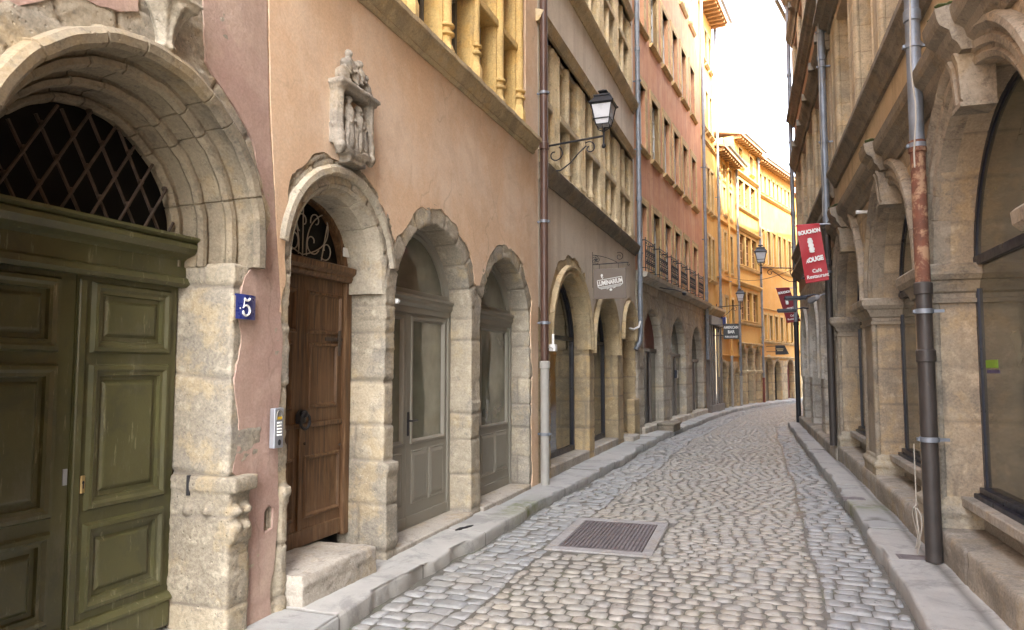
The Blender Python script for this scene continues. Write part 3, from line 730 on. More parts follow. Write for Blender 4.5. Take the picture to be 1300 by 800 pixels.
# console and statue stump at the crown
B = mb(A1)
cx = PC + .10
B.loops([[(cx + r * math.cos(q) * (1 + .09 * math.cos(8 * q) * (z > 3.22)), .02 + r * math.sin(q) * (1 + .09 * math.cos(8 * q) * (z > 3.22)), z) for q in [2 * PI * k / 40 for k in range(40)]] for r, z in [(.02, 3.17), (.04, 3.18), (.05, 3.20), (.035, 3.225), (.058, 3.235), (.062, 3.255), (.048, 3.265), (.05, 3.29), (.06, 3.34), (.085, 3.40), (.115, 3.44), (.12, 3.455)]])
B.box(cx - .12, cx + .12, -.1, .135, 3.455, 3.49); B.box(cx - .135, cx + .135, -.1, .15, 3.49, 3.52); B.box(cx - .11, cx + .11, -.1, .125, 3.52, 3.60)
masonry(B, 'console', 'stone_pale', A1, None, .0085, 0, .006, 0, .01, .004)
# the doors
def panel_door(parent, s0, s1, z0, z1, d, panels, mat, name, th=.05, mould=((0, .0), (.012, .022), (.03, .024), (.045, .010), (.062, .008), (.066, -.012), (.088, -.014), (.105, .0), (.115, .003))):
    """board with mitred panel mouldings; the moulding sections are (inset, height)"""
    B = mb(parent); holes = [rect(a, b_, c, e) for a, b_, c, e in panels]
    B.plate(rect(s0, s1, z0, z1), holes, d - th, d)
    for a, b_, c, e in panels: B.rect(a, b_, c, e, [(i, d + h) for i, h in mould])
    return B.done(name, mat, parent)
PD = -.40
for k, (a, b_) in enumerate(((PC - .67, PC - .004), (PC + .004, PC + .67))):
    i0, i1 = a + .085, b_ - .055
    if k == 0: i0, i1 = a + .055, b_ - .085
    D = panel_door(A1, a, b_, .13, 2.08, PD, [(i0, i1, 1.68, 2.055), (i0, i1, .87, 1.625), (i0, i1, .36, .81)], 'green', 'door_leaf')
    B = mb(A1); B.box(a + .02, b_ - .01, PD, PD + .03, .13, .28, .008); B.prof([(PD, .28), (PD + .045, .28), (PD + .045, .295), (PD + .02, .32), (PD, .325)], a + .02, b_ - .01)
    B.done('kick_board', 'green', D)
    if k == 1:
        B = mb(A1); B.box(a + .005, a + .05, PD, PD + .018, .13, 2.06, .006); B.done('cover_strip', 'green', D)
        B = mb(A1); B.box(a + .058, a + .085, PD + .0, PD + .012, .965, 1.055, .004); B.lathe(a + .0, 0, [(0, 0)], 3) if 0 else None
        e = B.done('escutcheon', 'brass', D)
        B = mb(A1); B.ellip((a + .071, PD + .013, 1.02), (.006, .004, .009)); B.box(a + .069, a + .073, PD + .011, PD + .016, .99, 1.02); B.done('keyhole', 'black', e)
    else:
        B = mb(A1); B.box(b_ - .03, b_ - .008, PD, PD + .006, 1.02, 1.10); B.done('lock_plate', 'grey_metal', D)
B = mb(A1)
B.prof([(PD - .05, 2.08), (PD + .05, 2.08), (PD + .075, 2.10), (PD + .07, 2.13), (PD + .05, 2.145), (PD + .05, 2.235), (PD + .07, 2.25), (PD + .12, 2.27), (PD + .15, 2.30), (PD + .15, 2.325), (PD + .135, 2.335), (PD + .17, 2.35), (PD + .17, 2.365), (PD + .02, 2.385), (PD - .05, 2.385)], PC - .70, PC + .70)
B.done('transom_beam', 'green', A1)
B = mb(A1); B.plate(notch(PC, .64, PZ + .03, PZ + .03)[1:-1], [], PD - .04, PD - .02)
F_ = B.done('fanlight', 'glass_fan', A1)
B = mb(A1)
for k in range(-7, 8):
    for sgn in (1, -1):
        x0 = PC + k * .17; pts = []
        for q in range(40):
            x = x0 + sgn * q * .02; z = PZ + .0 + q * .034
            if (x - PC) ** 2 + (z - PZ) ** 2 < .585 ** 2 and z > PZ: pts.append((x, PD + .035 + sgn * .012 + .004 * math.sin(q * .9), z))
        if len(pts) > 1: B.tube([pts[0], pts[-1]], .009, 6)
        for q in range(1, 8):      # collars where the bars cross
            x, z = x0 + sgn * q * .085, PZ + q * .1445
            if sgn > 0 and (x - PC) ** 2 + (z - PZ) ** 2 < .6 ** 2: B.ellip((x, PD + .035, z), (.017, .02, .017), seg=6)
B.done('grille', 'iron_rust', F_)
B = mb(A1); B.box(3.065 - .0, 3.10, -.02, .02, 0, 0.01) if 0 else None
B.tube([(PC + .66, -.26, .87), (PC + .66, -.26, .985)], .014, 8); B.box(PC + .655, PC + .69, -.27, -.25, .91, .94); B.done('hinge_pin', 'iron', A1)
roof(A1, 3.5, 14, s0=-7)

def door_5():
    t = thing('house_number_plate', FA, 3.50, .03, 1.96, 'blue enamel number plate with a white 5 beside the green portal', 'number plate')
    B = mb(t); n = 9
    B.loops([[(-.085 + .17 * i / n, .004 + .012 * math.sin(PI * i / n) + e, z) for i in range(n + 1)] + [(.085 - .17 * i / n, .012 * math.sin(PI - PI * i / n) * .8 - .006 + e, z) for i in range(n + 1)] for z, e in ((-.072, 0), (.072, 0))])
    p = B.done('plate', 'blue', t)
    B = mb(t); d = .0185
    bowl = [(-.012 + .030 * math.cos(rad(a)), d, -.022 + .030 * math.sin(rad(a))) for a in range(155, -175, -22)]
    B.tube(bowl, [.0035, .004, .005, .006, .007, .0075, .0075, .0075, .007, .0065, .006, .006, .0065, .007, .008][:len(bowl)], 6)
    B.ellip((-.036, d, -.032), (.009, .004, .009))
    B.tube([(-.034, d, -.004), (-.030, d, .022), (-.026, d, .046)], .0028, 6)
    B.tube([(-.028, d, .046), (-.012, d, .038), (.004, d, .036), (.014, d, .044), (.016, d, .052)], [.008, .0075, .0065, .008, .006], 6)
    B.ellip((-.058, .014, -.012), (.005, .003, .005))
    B.done('digit', 'white_en', p, True)
    B = mb(t); B.box(-.10, -.085, -.02, .004, -.085, .06); B.done('mortar_edge', 'stone_pale', t)
door_5()
def intercom():
    t = thing('door_intercom', FA, 3.80, .045, 1.235, 'grey steel intercom panel with push buttons beside the old brown door', 'intercom')
    t.scale = (.78, .8, .94)
    B = mb(t); B.box(-.055, .055, -.03, .02, -.13, .13, .006, 2); body = B.done('panel', 'grey_metal', t)
    B = mb(t); B.box(-.028, .028, .02, .0225, .055, .075); B.done('display', 'yellow', body)
    B = mb(t); B.arch(0, .08, [(.030, .02), (.036, .02), (.036, .025), (.030, .025)], .055, 10); B.done('speaker_ring', 'greyp', body)
    for r_ in range(5):
        B = mb(t)
        for c_ in range(3): B.lathe(-.020 + c_ * .02, .022, [(.0, .035 - r_ * .02 - .006), (.0065, .035 - r_ * .02 - .005), (.0065, .035 - r_ * .02 + .005), (0, .035 - r_ * .02 + .006)], 8)
        B.done('button_row', 'white_en', body)
    B = mb(t); B.ellip((.004, .022, -.094), (.02, .008, .02)); B.done('lens', 'black', body, True)
intercom()

# ------------------------------------------------------------------ salmon house with three arches
A2 = house(FA, 'salmon orange plastered house with a brown wooden door and two grey glazed doors', 3.5)
AR = [(4.58, .61, 2.32), (6.17, .81, 2.12), (8.05, .81, 2.07)]
S0, S1 = 3.80, 9.20
cleft = [(9.22, 14), (3.52, 14), (3.57, 5.5), (3.72, 3.2), (3.84, 1.9), (3.82, -.1)]
B = mb(A2)
def ring_top(s):
    z = 2.42 + .05 * math.sin(s * 9)
    for (c, hw, zs), ex in zip(AR, (.20, .17, .16)):
        q = (hw + ex) ** 2 - (s - c) ** 2
        if q > 0: z = max(z, zs + math.sqrt(q))
    return z
tp = [(s, ring_top(s)) for s in np.arange(3.9, 8.96, .03)]
low = jag([(3.87, 1.95), (3.885, 2.15), (3.88, 2.4)] + tp + [(8.93, 2.3), (8.96, 1.2), (8.93, -.1)], .045, .03, 2)
low[0] = (3.87, 1.95); low[-1] = (8.93, -.1)
B.plate(low + [(9.22, -.1)] + cleft[:-2], [rect(3.75, 8.72, 4.62, 6.85)], -.06, .006)
B.done('plaster_wall', 'pl_orange', A2)
B = mb(A2); B.plate(wall_outline(3.78, 9.0, -.05, [(9.0, 2.36)] + [(s, ring_top(s) + .035) for s in np.arange(8.95, 3.85, -.06)] + [(3.80, 2.4)], [notch(c, hw, -.05, zs) for c, hw, zs in AR]), [], -.43, .0)
B.box(5.18, 5.38, -.40, .035, -.05, .78); B.box(5.175, 5.385, -.40, .05, .78, .85); B.box(3.90, 3.975, -.3, .022, -.05, .80); B.box(3.90, 3.98, -.3, .04, .80, .87)
masonry(B, 'stone_arcade', 'stone_gold', A2, Blocks(21, (.26, .40), (.5, .9), arches=[(c, hw, zs, .19, 9) for c, hw, zs in AR]), .017, .014, .0065, .010, .011, .004)
# patch of cement on two piers
B = mb(A2)
c, hw, zs = AR[0]
B = mb(A2); B.arch(c, zs, [(hw - .055, -.33), (hw - .06, -.10), (hw - .035, -.07), (hw - .02, -.02), (hw + .005, -.005), (hw + .01, -.33)], zs - .12, 60, joints=5)
B.arch(c, zs, [(hw + .06, -.1), (hw + .065, .012), (hw + .085, .032), (hw + .125, .03), (hw + .145, .008), (hw + .15, -.1)], None, 60, joints=5, a0=8, a1=172)
B.done('arch_moulding', 'stone_gold', A2, True, angle=28)
# brown wooden door
DW = -.34
D = panel_door(A2, 3.99, 5.17, .31, 2.30, DW, [(4.03, 4.50, 1.86, 2.19), (4.62, 5.09, 1.86, 2.19), (4.08, 4.46, 1.30, 1.80), (4.66, 5.04, 1.30, 1.80), (4.06, 4.50, .50, .96), (4.62, 5.09, .50, .96)], 'wood', 'door', .06, ((0, .0), (.01, .012), (.022, .012), (.035, -.006), (.05, -.008)))
B = mb(A2); B.box(3.99, 4.03, DW, DW + .02, .31, 2.3); B.box(5.10, 5.185, DW - .02, DW + .035, .29, 2.31, .008); B.box(4.0, 5.10, DW, DW + .022, 1.165, 1.20, .005); B.box(4.0, 5.10, DW, DW + .014, .31, .43, .006)
B.box(4.54, 4.58, DW, DW + .016, .43, 1.28, .004); B.done('door_trim', 'wood', D)
B = mb(A2)
B.lathe(4.57, DW, [(0, 0)], 3) if 0 else None
cz = 1.235
for a in range(0, 360, 30): pass
B.loops([[(4.56 + .055 * math.cos(rad(a)) + .011 * math.cos(rad(a)) * math.cos(rad(q)), DW + .05 + .011 * math.sin(rad(q)) + .015 * math.sin(rad(a)) * 0, cz - .02 + .055 * math.sin(rad(a)) + .011 * math.sin(rad(a)) * math.cos(rad(q))) for q in range(0, 360, 60)] for a in range(0, 360, 18)], wrap=True)
B.ellip((4.56, DW + .035, cz + .035), (.03, .035, .03)); B.ellip((4.56, DW + .01, cz), (.065, .014, .07))
B.done('knocker', 'iron', D, True)
B = mb(A2)
for q in ((4.30, 1.86), (4.98, 1.83), (5.05, 1.80), (4.60, 1.05), (5.06, 1.0)): B.ellip((q[0], DW + .02, q[1]), (.012, .012, .012), seg=6)
B.box(4.86, 5.09, DW + .002, DW + .012, 1.815, 1.842); B.box(5.02, 5.05, DW + .015, DW + .024, 1.70, 1.90); B.done('strap_hinge', 'iron_rust', D)
B = mb(A2); B.prof([(DW - .06, 2.29), (DW + .06, 2.29), (DW + .075, 2.32), (DW + .07, 2.335), (DW + .105, 2.36), (DW + .11, 2.40), (DW + .02, 2.43), (DW - .06, 2.43)], 3.98, 5.18); B.done('transom_beam', 'wood', A2)
B = mb(A2); B.plate(notch(4.58, .57, 2.43, 2.43)[1:-1], [], DW - .06, DW - .04); F_ = B.done('fanlight', 'glass_fan', A2)
B = mb(A2); B.arch(4.58, 2.36, [(.50, DW - .05), (.50, DW + .02), (.53, DW + .03), (.60, DW + .03), (.60, DW - .05)], 2.40, 30); B.done('fanlight_frame', 'wood', F_)
B = mb(A2); dd = DW - .02
for (cx, cz, r0, a0, a1) in ((4.70, 2.56, .10, 0, 330), (4.88, 2.53, .09, 200, -130), (4.58, 2.70, .09, -60, 240), (4.46, 2.56, .10, 180, -150), (4.28, 2.53, .09, -20, 310), (4.74, 2.73, .07, -90, 200), (4.42, 2.73, .07, 270, 0)):
    B.tube([(x, dd, z) for x, z in spiral((cx, cz), .02, r0, a0, a1, 16)], .005, 5)
for x in (4.58, 4.35, 4.82): B.tube([(x, dd, 2.43), (x + (x - 4.58) * .3, dd, 2.84 - abs(x - 4.58) * .5)], .005, 5)
for k in (-1, 1):
    B.tube([(a, dd, z) for a, _, z in bez((4.58, 0, 2.45), (4.58 + k * .42, 0, 2.55), (4.58 + k * .30, 0, 2.78), 14)], .005, 5)
    B.tube([(a, dd, z) for a, _, z in bez((4.58 + k * .05, 0, 2.45), (4.58 + k * .02, 0, 2.7), (4.58 + k * .25, 0, 2.8), 14)], .005, 5)
B.done('scroll_grille', 'cable', F_, True)
B = mb(A2); B.box(5.03, 5.10, -.30, -.285, 2.50, 2.57); B.done('small_sticker', 'white_en', A2)
# grey glazed doors
def grey_door(c, hw, zs, d, split, handle):
    s0, s1 = c - hw - .01, c + hw + .01; zt = 2.16
    B = mb(A2); B.frame(s0, s1, .14, zt + .02, .06, d - .06, d + .02, False); B.box(s0, s1, d - .06, d + .015, .12, .15); f = B.done('door_frame', 'greyp', A2)
    for k, (a, b_) in enumerate(((s0 + .06, split), (split + .004, s1 - .06))):
        if b_ - a < .1: continue
        st = .11; gl = rect(a + st, b_ - st * .75, .93, 2.06)
        B = mb(A2); B.plate(rect(a, b_, .15, zt), [gl], d - .04, d)
        B.rect(*[gl[0][0], gl[1][0], gl[0][1], gl[2][1]], [(-.03, d), (-.025, d + .012), (-.008, d + .014), (0, d + .002), (.012, d - .02)], cap=False)
        w2 = (b_ - a - st * 1.75 - .05) / 2
        for q in (0, 1):
            x = a + st + q * (w2 + .05); B.rect(x - .01, x + w2 + .01, .35, .84, [(0, d), (.008, d + .009), (.02, d + .004), (.05, d + .014), (.06, d + .014)])
        B.box(a, b_, d - .0, d + .012, .15, .25, .004)
        leaf = B.done('door_leaf', 'greyp', f)
        B = mb(A2); B.box(gl[0][0] - .01, gl[1][0] + .01, d - .03, d - .02, .92, 2.07); B.done('pane', 'glass_refl', leaf)
    if handle:
        B = mb(A2); B.box(split + .02, split + .05, d, d + .012, .98, 1.20, .004); B.tube([(split + .035, d + .01, 1.12), (split + .035, d + .05, 1.12), (split + .13, d + .055, 1.12)], .009, 8); B.done('handle', 'black', f)
    B = mb(A2); B.prof([(d - .05, zt + .02), (d + .03, zt + .02), (d + .05, zt + .05), (d + .045, zt + .075), (d + .07, zt + .10), (d + .06, zt + .125), (d + .0, zt + .14), (d - .05, zt + .14)], s0, s1); B.done('transom_beam', 'greyp', A2)
    zc = max(zs, 2.20)
    B = mb(A2); B.arch(c, zs + .02, [(hw - .10, d - .04), (hw - .10, d), (hw - .075, d + .012), (hw - .05, d), (hw - .03, d + .02), (hw + .01, d + .02), (hw + .01, d - .04)], zs - .02, 36)
    B.box(s0 + .03, s1 - .03, d - .04, d + .01, zt + .14, zt + .18); ff = B.done('fanlight_frame', 'greyp', A2)
    B = mb(A2); B.plate(notch(c, hw - .06, zt + .10, zs + .02), [], d - .03, d - .02); B.done('pane', 'glass_refl', ff)
grey_door(6.17, .81, 2.12, -.26, 6.05, True)
grey_door(8.05, .81, 2.07, -.26, 7.75, False)
B = mb(A2); B.box(5.375, 5.40, -.02, .01, 2.14, 2.18); B.box(5.36, 5.40, .01, .02, 2.15, 2.17); B.done('white_clip', 'white', A2)
# door step (one block) and thresholds
t = thing('door_step', FA, 4.45, 0, 0, 'worn stone step block in front of the brown wooden door', 'step')
B = mb(t); B.plate(jag([(-.48, .05), (.42, .05), (.43, .2), (.44, .30), (.1, .312), (-.48, .312), (-.48, .05)], 0.013, .03, 8)[:-1], [], -.40, .14)
masonry(B, 'step_block', 'stone_step', t, None, .016, 0, .008, 0, .01, .012)
t = thing('door_sill', FA, 6.17, 0, 0, 'low pale stone threshold below the grey door with the lever handle', 'threshold')
B = mb(t); B.box(-.80, .80, -.42, .03, .05, .145, .01); B.done('slab', 'stone_step', t)
t = thing('door_sill', FA, 8.05, 0, 0, 'low pale stone threshold below the grey door nearest the brown downpipe', 'threshold')
B = mb(t); B.box(-.80, .80, -.42, .03, .05, .15, .01); B.done('slab', 'stone_step', t)
# cornice ledge and the mullioned windows over it
ledge(A2, [(-.1, 4.41), (.025, 4.41), (.045, 4.435), (.04, 4.455), (.075, 4.48), (.115, 4.555), (.14, 4.56), (.14, 4.605), (.02, 4.64), (-.1, 4.64)], 3.66, 9.0, 'stone_shop')
B = mb(A2); cols = [3.87, 4.57, 5.66, 6.40, 7.17, 7.89, 8.56]
cols = [3.47 + .0 + k * .735 for k in range(0)] + [3.60, 4.23, 4.95, 5.68, 6.42, 7.19, 7.90, 8.59]
for k, s in enumerate(cols):
    w_ = .115 if k % 2 == 0 else .085
    if k == 7: w_ = .13
    B.box(s - w_, s + w_, -.30, -.055, 4.63, 6.9, .03); B.lathe(s, -.055, [(w_ * .52, 4.63), (w_ * .52, 6.9)], 14)
    zb = 4.88 if k % 2 == 0 else 5.0; e = w_ * .52
    for z in (zb, zb + .085): B.lathe(s, -.055, [(e, z), (e + .028, z + .015), (e + .03, z + .035), (e, z + .055)], 14)
    B.lathe(s, -.055, [(e + .03, 4.63), (e + .03, zb - .14), (e + .015, zb - .10), (e, zb - .06)], 6)
B.box(3.5, 8.7, -.30, -.02, 6.55, 6.9)
B.done('mullions', 'stone_ochre', A2, True, angle=35)
B = mb(A2)
for a, b_ in zip(cols, cols[1:]): B.box(a + .06, b_ - .06, -.29, -.03, 5.62, 5.72, .012)
B.done('transoms', 'stone_ochre', A2)
for a, b_ in zip(cols, cols[1:]):
    window_(A2, a + .09, b_ - .09, 4.64, 5.62, -.27, 'wingrey', 'glass_win', (0, 0)); window_(A2, a + .09, b_ - .09, 5.72, 6.55, -.27, 'wingrey', 'glass_win', (0, 0))
roof(A2, 9.2, 14, s0=3.5)

# carved relief over the wooden door
def relief():
    t = thing('relief_sculpture', FA, 4.60, .0, 3.13, 'weathered carved stone niche with draped figures above the brown wooden door', 'sculpture')
    t.scale = (.82, .8, .86)
    B = mb(t)
    B.box(-.30, -.20, -.05, .09, .08, .58); B.box(.20, .30, -.05, .09, .08, .58); B.box(-.21, .21, -.06, -.02, .0, .6)
    for x in (-.25, .25): B.lathe(x, .09, [(.045, .1), (.045, .18), (.03, .2), (.03, .52), (.05, .56), (.05, .58)], 10); B.lathe(x, .09, [(.02, .0), (.055, .05), (.055, .08), (.045, .1)], 10)
    B.box(-.33, .33, -.05, .16, .575, .625); B.box(-.31, .31, -.05, .13, .545, .58); B.box(-.20, .2, -.05, .13, .02, .09); B.box(-.14, .14, -.05, .12, -.05, .03)
    masonry(B, 'niche', 'stone_relief', t, None, .011, 0, .007, 0, .01, .006)
    def figure(x, zb, h, lean, seated, seed):
        B = mb(t); d0 = .06
        k = h / .5; kw = k * 1.25
        B.loops([[(x + lean * (z / h) + math.cos(a) * rx * kw * (1 + .16 * math.sin(a * 5 + z * 9 + seed)), d0 + math.sin(a) * ry * kw * (1 + .12 * math.sin(a * 4 + seed)), zb + z) for a in [2 * PI * q / 20 for q in range(20)]]
                 for z, rx, ry in [q_ for q_ in [(0, .085, .06), (.05 * k, .09, .065), (.15 * k, .075, .06), (.26 * k, .07, .055)] if not seated or q_[0] > .2 * k] + [ (.32 * k, .078, .056), (.37 * k, .08, .05), (.40 * k, .045, .035), (.42 * k, .026, .026)]])
        B.ellip((x + lean * 1.02, d0 + .012, zb + .455 * k), (.032 * k, .036 * k, .042 * k))
        B.ellip((x + lean * 1.02, d0 - .004, zb + .462 * k), (.040 * k, .036 * k, .045 * k))            # veil or hair
        B.ellip((x + lean * 1.02, d0 + .05 * k, zb + .452 * k), (.008 * k, .010 * k, .012 * k), seg=6)     # nose
        for q in (-1, 1):
            B.tube([(x + lean * .8 + q * .078 * k, d0, zb + .37 * k), (x + lean * .6 + q * .095 * k, d0 + .03, zb + .28 * k), (x + lean * .6 + q * .03 * k, d0 + .075 * k, zb + .25 * k + q * .02)], [.024 * k, .021 * k, .015 * k], 8)
        for q in range(0 if seated else 5):
            a = -.06 + q * .03
            B.tube([(x + a * k + lean * .6, d0 + .05 * k, zb + .27 * k), (x + a * 1.2 * k + .02 * math.sin(q * 2 + seed), d0 + .066 * k, zb + .14 * k), (x + a * 1.4 * k, d0 + .062 * k, zb + .0)], [.008, .012, .014], 6)
        masonry(B, 'draped_figure', 'stone_relief', t, None, .0062, 0, .003, 0, .01, .0)
    figure(-.11, .07, .47, .01, 0, 1); figure(.02, .06, .44, .05, 0, 2); figure(.12, .07, .40, -.02, 0, 3)
    for x, zb, lean, sd_ in ((-.20, .42, .03, 4), (-.10, .52, .0, 5), (.0, .46, .02, 6), (.10, .49, -.02, 7), (.21, .40, -.03, 8)): figure(x, zb, .42, lean, 1, sd_)
relief()
# ------------------------------------------------------------------ mauve grey renaissance house with shop arches
HB = house(FA, 'mauve grey house with rows of carved stone mullioned windows and glazed shop arches', 9.2)
AB = [(10.93, 1.12, 1.95), (13.40, 1.0, 1.90), (15.68, .70, 2.24)]
def ringB(s):
    z = 2.35 + .06 * math.sin(s * 7)
    for (c, hw, zs), ex in zip(AB, (.26, .24, .18)):
        q = (hw + ex) ** 2 - (s - c) ** 2
        if q > 0: z = max(z, zs + math.sqrt(q))
    return z
tp = [(s, ringB(s) + (.10 * max(0, 1 - abs(s - 11.75) / .12)) + (.10 * max(0, 1 - abs(s - 15.9) / .1))) for s in np.arange(9.26, 16.41, .03)]
tp = jag(tp, .05, .03, 5)
B = mb(HB)
B.plate([(9.22, tp[0][1])] + tp + [(LB, tp[-1][1]), (LB, 14.2), (9.22, 14.2)], [rect(9.3, 16.3, 4.5, 6.3), rect(9.3, 16.3, 7.72, 9.5), rect(9.3, 16.3, 10.9, 12.6)], -.42, .010)
B.done('plaster_wall', 'pl_grey', HB)
B = mb(HB); B.plate(wall_outline(9.24, 16.42, -.05, [(16.42, 3.5), (9.24, 3.5)], [notch(c, hw, -.05, zs) for c, hw, zs in AB]), [], -.43, .0)
B.box(15.75, 16.36, -.1, .09, -.05, .95)
masonry(B, 'stone_arcade', 'stone_shop', HB, Blocks(33, (.34, .46), (.5, .8), arches=[(c, hw, zs, .26, 10) for c, hw, zs in AB]), .026, .012, .008, .010, .013, .006)
for c, hw, zs in AB:
    B = mb(HB); B.arch(c, zs, [(hw - .03, -.2), (hw - .035, .0), (hw - .01, .045), (hw + .02, .05), (hw + .03, .03), (hw + .06, .04), (hw + .08, .07), (hw + .11, .07), (hw + .12, .02), (hw + .12, -.2)], zs - .03, 64, joints=7)
    B.done('arch_moulding', 'stone_shop', HB, True, angle=28)
for i, (c, hw, zs) in enumerate(AB[:2]):
    d = -.29
    B = mb(HB); B.arch(c, zs, [(hw - .07, d - .04), (hw - .07, d + .03), (hw + .01, d + .03), (hw + .01, d - .04)], .24, 36)
    B.box(c - hw + .05, c + hw - .05, d - .03, d + .025, .24, .33); B.box(c - hw + .05, c + hw - .05, d - .03, d + .03, 2.06, 2.12)
    f = B.done('shop_frame', 'navy', HB)
    B = mb(HB); B.plate(notch(c, hw - .03, .25, zs), [], d - .015, d - .005); B.done('pane', 'glass_shop', f)
    B = mb(HB); B.box(c - hw - .02, c + hw + .02, -.40, .0, .05, .245, .015); B.done('shop_sill', 'stone_step', HB)
c, hw, zs = AB[2]
B = mb(HB); B.plate(notch(c, hw - .01, .1, zs), [], -.40, -.36); B.done('door', 'red_wood', HB)
B = mb(HB); B.box(15.0, 15.7, -.3, .20, .05, .22, .02); B.done('shop_step', 'stone_step', HB)
LP = lambda z: [(-.1, z), (.03, z), (.05, z + .05), (.10, z + .09), (.14, z + .16), (.15, z + .21), (.03, z + .25), (-.1, z + .25)]
for k, z in enumerate((4.14, 7.42, 10.55)): ledge(HB, LP(z), 9.26, 16.42, 'stone_mull' if k else 'stone_dark')
piers = [(9.10, 9.36), (9.92, 10.34), (11.45, 11.90), (12.97, 13.43), (14.42, 14.86), (15.93, 16.34)]
for z0, z1, tz in ((4.38, 6.30, 5.27), (7.66, 9.50, 8.75), (10.8, 12.6, 11.9)):
    B = mb(HB)
    for a, b_ in piers:
        a = max(a, 9.26); B.box(a + .03, b_ - .03, -.34, -.03, z0, z1)
        for q in (a + .07, (a + b_) / 2, b_ - .07):
            B.lathe(q, -.035, [(.05, z0 + .22), (.05, z1 - .05)], 10); B.lathe(q, -.035, [(.065, z0), (.065, z0 + .14), (.075, z0 + .16), (.075, z0 + .18), (.05, z0 + .23)], 10)
    for (a, b_), (c_, e) in zip(piers, piers[1:]):
        m = (b_ + c_) / 2; B.box(m - .055, m + .055, -.34, -.06, z0, z1); B.lathe(m, -.06, [(.06, z0), (.06, z0 + .2), (.075, z0 + .22), (.075, z0 + .26), (.055, z0 + .3), (.055, z1)], 10)
    B.box(9.3, 16.3, -.34, -.10, z1 - .12, z1 + .02)
    o = B.done('mullions', 'stone_mull', HB, True, angle=35)
    B = mb(HB)
    for (a, b_), (c_, e) in zip(piers, piers[1:]): B.box(b_ - .02, c_ + .02, -.33, .015, tz, tz + .11, .012)
    B.done('transoms', 'stone_mull', o)
    for (a, b_), (c_, e) in zip(piers, piers[1:]):
        B = mb(HB); B.prof([(-.05, z1), (.05, z1), (.08, z1 + .05), (.12, z1 + .13), (.02, z1 + .17), (-.05, z1 + .17)], b_ - .22, c_ + .22); B.done('hood_moulding', 'stone_mull', HB)
        m = (b_ + c_) / 2
        for x0, x1 in ((b_, m - .07), (m + .07, c_)):
            window_(HB, x0, x1, z0, z1 - .1, -.30, 'wingrey', 'glass_win', (0, 4), .04)
roof(HB, LB, 14.2, s0=9.2)

# ------------------------------------------------------------------ red house with balconies
HC = house(FC, 'red and pink plastered house with iron balconies above a grey stone arcade')
AC = [(1.66, 1.0, 2.05), (4.72, 1.03, 1.98), (7.72, 1.06, 1.85)]
cw = [(.42, 1.17), (1.86, 2.60), (3.26, 3.98), (4.58, 5.28), (5.92, 6.62), (7.38, 8.06)]
rows = [(3.86, 5.50), (6.82, 8.42), (9.82, 11.45), (12.85, 14.3)]
B = mb(HC); B.plate(rect(.02, LC, 3.66, 16.4), [rect(a, b_, z0, z1) for a, b_ in cw for z0, z1 in rows], -.40, 0)
B.done('plaster_wall', 'pl_red', HC)
for r_i, (z0, z1) in enumerate(rows):
    for a, b_ in cw:
        surround(HC, a, b_, z0, z1, .20 if r_i else .17, .10 if r_i else .02, 'stone_yell')
        window_(HC, a, b_, z0, z1, -.13, 'winwhite', 'glass_win', (1, 3 if r_i else 4), .055)
B = mb(HC); B.plate(wall_outline(.02, LC, -.05, [(LC, 3.64), (.02, 3.64)], [notch(c, hw, -.05, zs) for c, hw, zs in AC]), [], -.45, .03)
masonry(B, 'stone_arcade', 'stone_grey', HC, Blocks(41, (.36, .5), (.6, 1.0), arches=[(c, hw, zs, .3, 9) for c, hw, zs in AC]), .036, .008, .010, .008, .016, .006)
ledge(HC, [(-.1, 3.60), (.10, 3.60), (.16, 3.66), (.26, 3.69), (.28, 3.78), (.02, 3.84), (-.1, 3.84)], .05, LC, 'stone_grey', 'balcony_ledge')
for i, (c, hw, zs) in enumerate(AC):
    B = mb(HC); B.box(c - hw - .3, c + hw + .3, -.4, .10, .05, .26, .02); B.done('shop_sill', 'stone_grey', HC)
    B = mb(HC); B.box(c - hw, c + hw, -.22, -.19, .2, zs); f = B.done('shop_panel', 'black' if i == 0 else 'wingrey', HC)
    B = mb(HC); B.plate(notch(c, hw - .0, zs, zs)[1:-1], [], -.22, -.20); B.done('fanlight', 'red_wood' if i == 0 else 'glass_shop', f)
    B = mb(HC); B.box(c - hw, c + hw, -.20, -.14, zs - .04, zs + .05)
    for q in (-.35, .3): B.box(c + q, c + q + .06, -.20, -.14, .2, zs)
    B.done('shop_frame', 'timber', f)
    B = mb(HC); B.box(c + .38, c + hw - .05, -.185, -.175, .28, zs - .05); B.done('pane', 'glass_right', f)
